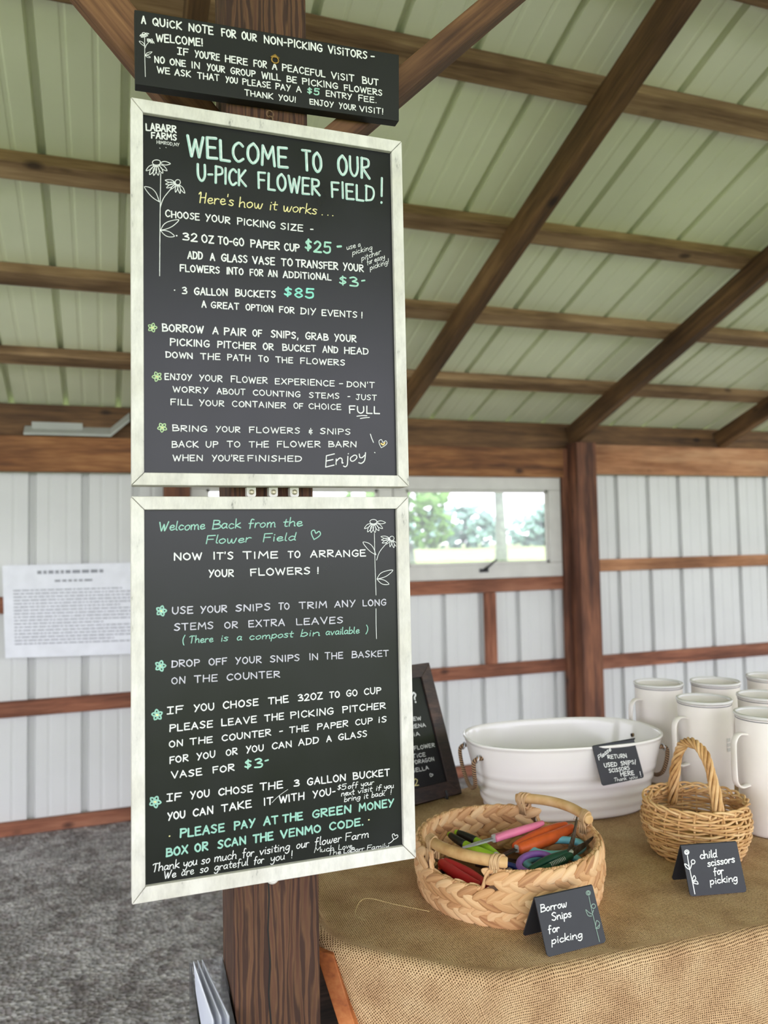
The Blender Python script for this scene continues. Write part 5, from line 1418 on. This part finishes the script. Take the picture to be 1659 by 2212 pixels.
# ------------------------------------------------------------------ pitchers
def pitcher(label, x, y, ha, h=.272, r=.0655):
    t = thing('tall_pitcher', label, 'pitcher', (x, y, ZC), 'tall white picking pitchers')
    mb = MB()
    rb = r - .003
    mb.lathe((x, y, ZC), [(rb - .008, 0), (rb - .002, .002), (rb, .008), (r - .001, h * .6), (r, h - .012), (r, h - .004), (r - .004, h - .004), (r - .006, h * .6), (rb - .007, .01), (rb - .012, .006)], 56, True, True)
    emit('pitcher_body', mb, M['pitcher'], t, smooth=True)
    mb = MB()
    mb.lathe((x, y, ZC), [(r - .004, h - .006), (r + .0015, h - .007), (r + .0035, h - .003), (r + .003, h + .001), (r - .001, h + .002), (r - .004, h - .001), (r - .004, h - .006)], 56)
    emit('rolled_rim', mb, M['pitcher_rim'], t, smooth=True)
    mb = MB()
    mb.lathe((x, y, ZC), [(r - .001, h - .0115), (r + .0008, h - .0115), (r + .0008, h - .0095), (r - .001, h - .0095)], 56)
    emit('seam_line', mb, M['liner'], t, smooth=True)
    mb = MB()
    D = Vector((math.cos(ha), math.sin(ha), 0))
    c = Vector((x, y, ZC))
    zt, zb = h - .043, h - .160
    path = catmull([c + D * (r - .003) + Vector((0, 0, zt)), c + D * (r + .020) + Vector((0, 0, zt + .003)), c + D * (r + .034) + Vector((0, 0, zt - .008)), c + D * (r + .038) + Vector((0, 0, zt - .030)),
                    c + D * (r + .038) + Vector((0, 0, zb + .030)), c + D * (r + .034) + Vector((0, 0, zb + .010)), c + D * (r + .020) + Vector((0, 0, zb)), c + D * (r - .003) + Vector((0, 0, zb + .002))], 6)
    S_ = Vector((-D.y, D.x, 0))
    rings = []
    for i, p in enumerate(path):
        tg = (path[min(i + 1, len(path) - 1)] - path[max(i - 1, 0)]).normalized()
        n = tg.cross(S_).normalized()
        rings.append([p + S_ * (.0085 * math.cos(a)) + n * (.0032 * math.sin(a)) for a in [k * PI / 6 for k in range(12)]])
    mb.loft(rings, True, True, True)
    emit('handle', mb, M['pitcher'], t, smooth=True)
    return t
HA = R(184)
first = pitcher('front tall white pitcher at the right edge, nearest the camera', 1.424, .196, HA)
for x, y, lab in ((1.417, .388, 'tall white pitcher right behind the wicker basket handle'), (1.460, .620, 'tall white pitcher standing close to the right end of the tub'),
                  (1.62, .572, 'tall white pitcher in the back row behind the middle gap'), (1.589, .36, 'tall white pitcher at the right edge, second from the front'), (1.823, .567, 'rearmost tall white pitcher, just its rim at the right edge')):
    copy_thing(first, (x, y, ZC), lab)
# faint sticker on the second pitcher
pm = [o for o in S.objects if o.name.startswith('tall_pitcher') and abs(o.location.y - .388) < 1e-3][0]
mb = MB()
WM[pm.name] = Matrix.Translation(pm.location)
for j in range(3):
    a0, a1 = R(-82), R(-70)
    z0 = ZC + .150 + j * .012
    mb.loft([[(pm.location.x + .0658 * math.cos(a), pm.location.y + .0658 * math.sin(a), z) for a in [a0 + (a1 - a0) * k / 6 for k in range(7)]] for z in (z0, z0 + .009)], False)
emit('sticker_remains', mb, M['pitcher_rim'], pm)

# ------------------------------------------------------------------ small board on easel behind the big board
o, u, v = [Vector(q) for q in CARDS['ez']]
n = u.cross(v).normalized()
t = thing('easel_chalkboard', 'dark wood framed flower list chalkboard leaning on an easel behind the post', 'chalkboard', o + u * -.14)
BWd, BH, RW = .285, .365, .038
o = o + v * -.010
def EP3(a, b, c=0.0):
    return o + u * a + v * b + n * c
for nm, q in (('frame_top_rail', [(-BWd, BH), (0, BH), (-RW, BH - RW), (-BWd + RW, BH - RW)]), ('frame_bottom_rail', [(-BWd, 0), (0, 0), (-RW, RW), (-BWd + RW, RW)]),
              ('frame_left_rail', [(-BWd, 0), (-BWd, BH), (-BWd + RW, BH - RW), (-BWd + RW, RW)]), ('frame_right_rail', [(0, 0), (0, BH), (-RW, BH - RW), (-RW, RW)])):
    mb = MB()
    mb.hexa([EP3(a, b, .004) for a, b in q], [EP3(a, b, -.014) for a, b in q])
    emit('frame_rail', mb, M['dark_wood'], t, bevel=.001)
mb = MB()
q = [(-BWd + RW - .004, RW - .004), (-RW + .004, RW - .004), (-RW + .004, BH - RW + .004), (-BWd + RW - .004, BH - RW + .004)]
mb.hexa([EP3(a, b, -.002) for a, b in q], [EP3(a, b, -.010) for a, b in q])
p = emit('chalk_panel', mb, M['board'], t)
o_text = Vector(CARDS['ez'][0])
write('ez', p, lambda q, l: tuple(o_text + u * (q.x / 1000) + v * (q.y / 1000) + n * (-.002 + l)))
e = thing('wire_easel', 'black wire easel holding the flower list chalkboard', 'easel', (o + u * -.14).to_tuple()[:2] + (ZC,))
for a in (-.06, -.225):
    mb = MB()
    mb.tube(catmull([EP3(a, .16, -.017), EP3(a, .03, -.017), EP3(a, -.006, -.015), EP3(a, -.006, .010), EP3(a, .004, .016), EP3(a, .016, .015)], 5), .003, 8)
    p0 = EP3(a, -.004, .004)
    mb.tube([p0, (p0.x, p0.y, ZC + .003)], .003, 8)
    emit('hook', mb, M['black_metal'], e, smooth=True)
mb = MB()
p0 = EP3(-.14, .25, -.017)
p1 = p0 - n * .10
mb.tube([p0, (p1.x, p1.y, ZC + .003)], .003, 8)
mb.tube([EP3(-.06, .14, -.017), EP3(-.225, .14, -.017)], .003, 8)
mb.tube([EP3(-.14, .14, -.017), p0], .003, 8)
emit('back_leg', mb, M['black_metal'], e, smooth=True)

# ------------------------------------------------------------------ round braided basket
BX, BY, BR, BHt = .722, .166, .176, .096
OPEN = [(R(186), R(230)), (R(3), R(42))]
def in_open(a, pad=0.0):
    a = a % (2 * PI)
    return any(lo + pad < a < hi - pad for lo, hi in OPEN)
ZOP = .062
t = thing('braided_tray_basket', 'round braided basket with cane handles, full of snips', 'basket', (BX, BY, ZC))
def bpt(a, r, z):
    return Vector((BX + r * math.cos(a), BY + r * math.sin(a), ZC + z))
def bR(z):
    return BR - .006 + .010 * math.sin(PI * min(1, z / BHt) * .8)
mb = MB()
NA = 120
for i in range(NA):
    a0, a1 = 2 * PI * i / NA, 2 * PI * (i + 1) / NA
    zt = ZOP if in_open((a0 + a1) / 2) else BHt - .004
    for z0, z1 in ((.004, .03), (.03, ZOP), (ZOP, zt)):
        if z1 <= z0:
            continue
        mb.hexa([bpt(a0, bR(z0) - .004, z0), bpt(a1, bR(z0) - .004, z0), bpt(a1, bR(z0) + .001, z0), bpt(a0, bR(z0) + .001, z0)],
                [bpt(a0, bR(z1) - .004, z1), bpt(a1, bR(z1) - .004, z1), bpt(a1, bR(z1) + .001, z1), bpt(a0, bR(z1) + .001, z1)])
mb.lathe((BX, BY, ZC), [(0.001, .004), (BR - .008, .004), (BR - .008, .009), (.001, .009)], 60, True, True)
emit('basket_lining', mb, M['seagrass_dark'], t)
rngb = random.Random(21)
mb = MB()
for side in (1, -1):
    for row in range(3):
        zc = .0165 + row * .0315
        N = 42 if side > 0 else 36
        for k in range(N):
            for half in (1, -1):
                a = 2 * PI * (k + (.5 if half > 0 else 0) + rngb.uniform(-.08, .08)) / N
                if row == 2 and in_open(a, -.035):
                    continue
                r = bR(zc) + (.0035 if side > 0 else -.0070)
                c = bpt(a, r, zc + half * .0078)
                T = Vector((-math.sin(a), math.cos(a), 0))
                Nn = Vector((math.cos(a), math.sin(a), 0)) * side
                Zv = Vector((0, 0, 1))
                d = 1 if side > 0 else -1
                ang = R(26 + rngb.uniform(-5, 5)) * half
                L = (T * math.cos(ang) * d + Zv * math.sin(ang)).normalized()
                tilt = (L + Nn * -.10).normalized()
                Wd = tilt.cross(Nn).normalized()
                s = rngb.uniform(.92, 1.1)
                mb.blob(c, (tilt * .0250 * s, Wd * .0104 * s, Nn * .0052), 10, 8, 1.1, True)
emit('braided_wall', mb, M['hyacinth'], t, smooth=True)
# twisted edge cord: rim dips below both hand openings
mb = MB()
path = []
NP = 300
for i in range(NP):
    a = 2 * PI * i / NP
    z = BHt
    for lo, hi in OPEN:
        if lo <= a <= hi:
            f = min(1, min(a - lo, hi - a) / R(3.0))
            z = BHt + (ZOP + .002 - BHt) * f
    path.append((a, z))
def cord(path, r, turns, amp, n=6):
    for ph in (0, PI * 2 / 3, PI * 4 / 3):
        mb.tube([bpt(a, bR(min(z, BHt)) + amp * math.cos(turns * a + ph) - .001, z + amp * math.sin(turns * a + ph)) for a, z in path], r, n, True)
cord(path, .0031, 62, .0026)
emit('rim_cord', mb, M['seagrass'], t, smooth=True)
mb = MB()
cord([(2 * PI * i / 240, .0045) for i in range(240)], .003, 50, .0024)
emit('base_cord', mb, M['seagrass'], t, smooth=True)
for lo, hi in OPEN:
    left = lo > 1
    mid = R(209) if left else R(21.5)
    cA = bpt(mid, .170 if left else .172, .110 if left else .117)
    T = Vector((-math.sin(mid), math.cos(mid), 0))
    Nn = Vector((math.cos(mid), math.sin(mid), 0))
    HL = .090 if left else .096
    mb = MB()
    path = [cA + T * (HL * s_) - Nn * (.030 * s_ * s_) + Vector((0, 0, .004 * (1 - s_ * s_))) for s_ in [k / 10 - 1 for k in range(21)]]
    rr = [.0092] + [.0105] * 19 + [.0092]
    mb.tube(path, rr, 16)
    h = emit('cane_handle', mb, M['cane'], t, smooth=False, bevel=.002)
    for f in h.data.polygons:
        f.use_smooth = len(f.vertices) == 4
    for sg in (-1, 1):
        mb = MB()
        for w in range(5):
            s_ = sg * (.80 + .035 * w - .04)
            c = cA + T * (HL * s_) - Nn * (.030 * s_ * s_)
            tw = rngb.uniform(-.25, .25)
            pts = []
            for k in range(18):
                b = 2 * PI * k / 18
                low = max(0, -math.sin(b))
                pts.append(c + Nn * (math.cos(b) * .0126) + T * (.003 * math.sin(b) * tw * 3) + Vector((0, 0, math.sin(b) * .0124 - low * .006)))
            mb.tube(pts, .0021, 6, True)
        c = cA + T * (HL * sg * .82) - Nn * (.030 * .66)
        for w in range(4):
            x = (w - 1.5) * .004
            mb.tube([c + T * x + Nn * .012 + Vector((0, 0, -.008)), c + T * (x * 1.3) + Nn * .010 + Vector((0, 0, -.034))], .0022, 6)
            mb.tube([c + T * x - Nn * .012 + Vector((0, 0, -.008)), c + T * (x * 1.3) - Nn * .008 + Vector((0, 0, -.032))], .0022, 6)
        emit('cane_binding', mb, M['binding'], h, smooth=True)
mb = MB()
for k in range(14):
    a = R(rngb.uniform(-2, 12))
    p0 = bpt(a, BR + .004, BHt - .002)
    d = Vector((rngb.uniform(.4, 1), rngb.uniform(-.6, .4), rngb.uniform(-.3, .6))).normalized()
    mb.tube([p0, p0 + d * .010, p0 + d * rngb.uniform(.016, .028) + Vector((0, 0, -.003))], .00045, 4)
emit('frayed_fibres', mb, M['binding'], t)

# ------------------------------------------------------------------ snips and scissors in the basket
def V3(p):
    return Vector(p)
def loop_pts(c, ax, ay, n=24):
    return [c + ax * math.cos(2 * PI * k / n) + ay * math.sin(2 * PI * k / n) for k in range(n)]
def blade(mb, p, tip, side, w, th=.0016):
    p, tip = V3(p), V3(tip)
    d = (tip - p).normalized()
    up = side.cross(d).normalized()
    a = [p - side * w * .5, p + side * w * .5, p.lerp(tip, .6) + side * w * .38, tip]
    a = [p - side * w * .5, p + side * w * .5, p.lerp(tip, .55) + side * w * .45, tip + side * .0008, tip - side * .0004, p.lerp(tip, .55) - side * w * .12]
    mb.hexa([q - up * th for q in a], [q + up * th for q in a])
def pruner(label, col, tip, piv, end, spread, side=None, blade_mat='steel', hr=.0075, dark=None, up=0.0, lift2=0.0, flat=1.0):
    tip, piv, end = V3(tip), V3(piv), V3(end)
    t = thing('garden_snips', label, 'snips', piv)
    d = (end - piv).normalized()
    if side is None:
        side = d.cross(Vector((0, 0, 1))).normalized()
    side = V3(side).normalized()
    L = (end - piv).length
    for sg in (1, -1):
        mb = MB()
        z2 = Vector((0, 0, lift2 * sg))
        pts = catmull([piv + side * sg * .004, piv + d * L * .18 + side * sg * spread * .6 + z2 * .5, piv + d * L * .5 + side * sg * spread + z2, piv + d * L * .82 + side * sg * spread * .9 + z2, end + side * sg * spread * .6 + z2], 5)
        n = len(pts)
        rr = [hr * (.62 + .42 * math.sin(PI * min(1, .18 + .8 * i / (n - 1)))) for i in range(n)]
        mb.tube(pts, rr, 12, flat=flat)
        h = emit('handle', mb, M[col], t, smooth=True)
        if dark:
            mb = MB()
            k0, k1 = int(n * dark[0]), int(n * dark[1])
            mb.tube(pts[k0:k1], [r_ * 1.08 for r_ in rr[k0:k1]], 12)
            emit('grip_inset', mb, M['black_plastic'], h, smooth=True)
    for sg in (1, -1):
        mb = MB()
        blade(mb, piv - d * .004, tip + side * sg * .001, side * sg, .010)
        emit('blade', mb, M[blade_mat], t)
    mb = MB()
    nv = side.cross(d).normalized()
    if nv.z < 0:
        nv = -nv
    mb.tube([piv - nv * .006, piv + nv * .006, piv + nv * .0075], [.0055, .0055, .0035], 14)
    emit('pivot_bolt', mb, M['steel'], t)
    return t
def Zc(p, z):
    return (p[0], p[1], ZT + z)
pruner('pink handled snips with thin bright blades, on top of the pile', 'pink', (.636, .196, ZT + .078), (.708, .199, ZT + .085), (.834, .226, ZT + .088), .0085, blade_mat='steel', hr=.0078, lift2=.004)
pruner('orange handled snips with dark blades, beside the pink ones', 'orange', (.695, .160, ZT + .062), (.742, .165, ZT + .072), (.890, .206, ZT + .082), .0125, blade_mat='dark_steel', hr=.0122)
pruner('lime green and black pruner at the back left of the basket', 'lime', (.716, .128, ZT + .050), (.692, .160, ZT + .066), (.652, .282, ZT + .076), .015, blade_mat='dark_steel', hr=.0078, dark=(.55, .95))
pruner('bright red pruner showing in the left hand opening', 'red', (.600, .255, ZT + .040), (.604, .222, ZT + .044), (.628, .092, ZT + .046), .013, blade_mat='dark_steel', hr=.0105, lift2=.002)
pruner('orange red pruner with black grips against the left wall of the basket', 'redorange', (.622, .260, ZT + .030), (.612, .240, ZT + .034), (.584, .150, ZT + .030), .010, blade_mat='dark_steel', hr=.007, dark=(.45, .98))
pruner('dark brown snips lying low in the middle of the basket', 'brown_plastic', (.800, .150, ZT + .030), (.760, .165, ZT + .036), (.665, .200, ZT + .044), .012, blade_mat='dark_steel', hr=.008)
def ringed(label, col, c1, c2, ax, ay, piv, tip, r=.0052, tilt=0.0, blade_mat='steel'):
    piv, tip = V3(piv), V3(tip)
    t = thing('ringed_scissors', label, 'scissors', piv)
    d = (tip - piv).normalized()
    side = d.cross(Vector((0, 0, 1))).normalized()
    for i, c in enumerate((c1, c2)):
        mb = MB()
        c = V3(c)
        lp = loop_pts(c, V3(ax), V3(ay))
        mb.tube(lp, r, 10, True)
        near = min(lp, key=lambda q: (q - piv).length)
        mb.tube(catmull([near, near.lerp(piv, .5) + Vector((0, 0, .002)), piv + d * .006], 4), [r * .95] * 9, 10)
        emit('handle', mb, M[col], t, smooth=True)
        mb = MB()
        blade(mb, piv, tip + side * (.002 if i else -.002), side * (1 if i else -1), .011)
        emit('blade', mb, M[blade_mat], t)
    mb = MB()
    mb.tube([piv - Vector((0, 0, .006)), piv + Vector((0, 0, .007))], .0045, 12)
    emit('pivot_bolt', mb, M['steel'], t)
ringed('light blue ringed scissors lying under the orange snips', 'sky', (.826, .150, ZT + .068), (.792, .112, ZT + .056), (.052, -.012, 0), (.008, .026, .004), (.755, .150, ZT + .052), (.700, .150, ZT + .036), .0075)
ringed('purple ringed scissors at the front of the basket', 'purple', (.742, .090, ZT + .071), (.762, .070, ZT + .036), (.040, .020, 0), (-.012, .022, .006), (.782, .104, ZT + .060), (.830, .130, ZT + .050), .0062)
ringed('navy ringed scissors half hidden behind the front binding', 'navy', (.690, .120, ZT + .056), (.680, .085, ZT + .034), (.022, -.020, 0), (.010, .012, .004), (.715, .098, ZT + .048), (.74, .085, ZT + .032), .005)
dg = pruner('dark green snips with upright open blades and a coil spring, front right', 'green', (.880, .135, ZT + .112), (.812, .080, ZT + .082), (.712, .060, ZT + .070), .009, side=(.2, .9, .3), blade_mat='dark_steel', hr=.0078)
for ch in list(dg.children):
    if ch.name.startswith('blade'):
        bpy.data.objects.remove(ch)
for tipp in ((.874, .150, ZT + .122), (.890, .108, ZT + .098)):
    mb = MB()
    pv = Vector((.808, .078, ZT + .082))
    d_ = (Vector(tipp) - pv).normalized()
    sd = d_.cross(Vector((.5, -.85, .2))).normalized()
    blade(mb, pv, tipp, sd, .017, .0012)
    emit('blade', mb, M['dark_steel'], dg)
mb = MB()
s0, s1 = Vector((.752, .056, ZT + .078)), Vector((.792, .068, ZT + .080))
mb.tube([s0.lerp(s1, k / 80) + Vector((0, .0045 * math.cos(k * PI / 4), .0045 * math.sin(k * PI / 4))) for k in range(81)], .0008, 5)
emit('coil_spring', mb, M['steel'], dg, smooth=True)

# ------------------------------------------------------------------ small wicker basket
KX, KY = 1.188, .168
t = thing('wicker_basket', 'small golden wicker basket with a twisted hoop handle', 'basket', (KX, KY, ZC))
def kR(z):
    return .087 + .024 * math.sin(PI * min(1, max(0, z) / .115) * .72 + .12) - .006 * max(0, (z - .08) / .03)
def kpt(a, r, z):
    return Vector((KX + r * math.cos(a) * 1.02, KY + r * math.sin(a) * .98, ZC + z))
rngk = random.Random(5)
NSk = 22
mb = MB()
for k in range(NSk):
    a = 2 * PI * k / NSk
    mb.tube([kpt(a, kR(z), z) for z in [j * .104 / 8 for j in range(9)]], .0024, 6)
emit('stake', mb, M['wicker'], t, smooth=True)
mb = MB()
NRW = 20
for row in range(NRW):
    z = .003 + row * .0049
    n = NSk * 6
    off = rngk.uniform(-.0008, .0008)
    ph = row % 2
    pts = []
    for i in range(n):
        a = 2 * PI * i / n
        s_ = math.cos(NSk * a / 2 + PI * ph) if NSk % 2 == 0 else math.cos(NSk * a / 2)
        sag = .0018 * math.sin(3 * a + row) + .0012 * math.sin(7 * a + row * 2)
        pts.append(kpt(a, kR(z) + .0034 * s_, z + off + sag))
    mb.tube(pts, .00262 + rngk.uniform(-.0003, .0003), 6, True)
emit('woven_wall', mb, M['wicker'], t, smooth=True)
mb = MB()
for k in range(NSk):
    a = 2 * PI * k / NSk
    da = 2 * PI / NSk
    r = kR(.10)
    p = [kpt(a, r, .096), kpt(a + da * .15, r - .001, .110), kpt(a + da * .8, r + .004, .115), kpt(a + da * 1.6, r + .005, .109), kpt(a + da * 2.3, r - .006, .102), kpt(a + da * 3.0, r - .008, .096)]
    mb.tube(catmull(p, 4), .0028, 6)
for row in range(3):
    pts = [kpt(2 * PI * i / 90, kR(.10) - .004 + .003 * math.cos(11 * 2 * PI * i / 90 + row * 2.1), .100 + row * .004 + .003 * math.sin(11 * 2 * PI * i / 90 + row * 2.1)) for i in range(90)]
    mb.tube(pts, .0024, 6, True)
emit('plaited_border', mb, M['wicker'], t, smooth=True)
mb = MB()
mb.lathe((KX, KY, ZC), [(.001, .002), (.085, .002), (.086, .005), (.001, .006)], 40, True, True)
for k in range(9):
    r = .010 + k * .0088
    mb.tube([kpt(2 * PI * i / 40, r, .0065 + .0012 * math.cos(11 * 2 * PI * i / 40 + PI * (k % 2))) for i in range(40)], .0026, 6, True)
emit('woven_base', mb, M['wicker'], t, smooth=True)
mb = MB()
ha = R(80)
Hd = Vector((math.cos(ha), math.sin(ha), 0))
Hs = Vector((-Hd.y, Hd.x, 0))
NPh = 60
core = []
for i in range(NPh + 1):
    f = i / NPh * 2 - 1
    x = .098 * math.copysign(abs(f) ** .85, f) if False else .102 * math.sin(f * PI / 2)
    x = .096 * (abs(f) ** .8) * (1 if f > 0 else -1) if abs(f) > .0 else 0
    z = .232 - .160 * abs(f) ** 2.1
    core.append(Vector((KX, KY, ZC + z)) + Hd * x + Hs * .004 * math.sin(f * 3))
for st in range(6):
    pts = []
    for i, c in enumerate(core):
        tg = (core[min(i + 1, NPh)] - core[max(i - 1, 0)]).normalized()
        n1 = Hs
        n2 = tg.cross(Hs).normalized()
        b = 2 * PI * st / 6 + i / NPh * 2 * PI * 3.2
        rr = .0076 + .0010 * math.sin(st * 2 + i * .2)
        f = abs(i / NPh * 2 - 1)
        rr *= 1 + .5 * max(0, f - .6)
        pts.append(c + n1 * math.cos(b) * rr + n2 * math.sin(b) * rr)
    mb.tube(pts, .0036, 7)
mb.tube(catmull([core[3] + Hs * .012, core[3] + Hs * .02 - Hd * .02 + Vector((0, 0, .004)), core[2] + Hs * .028 + Vector((0, 0, -.006)), core[1] + Hs * .012 + Vector((0, 0, -.02))], 5), .002, 6)
emit('hoop_handle', mb, M['wicker'], t, smooth=True)
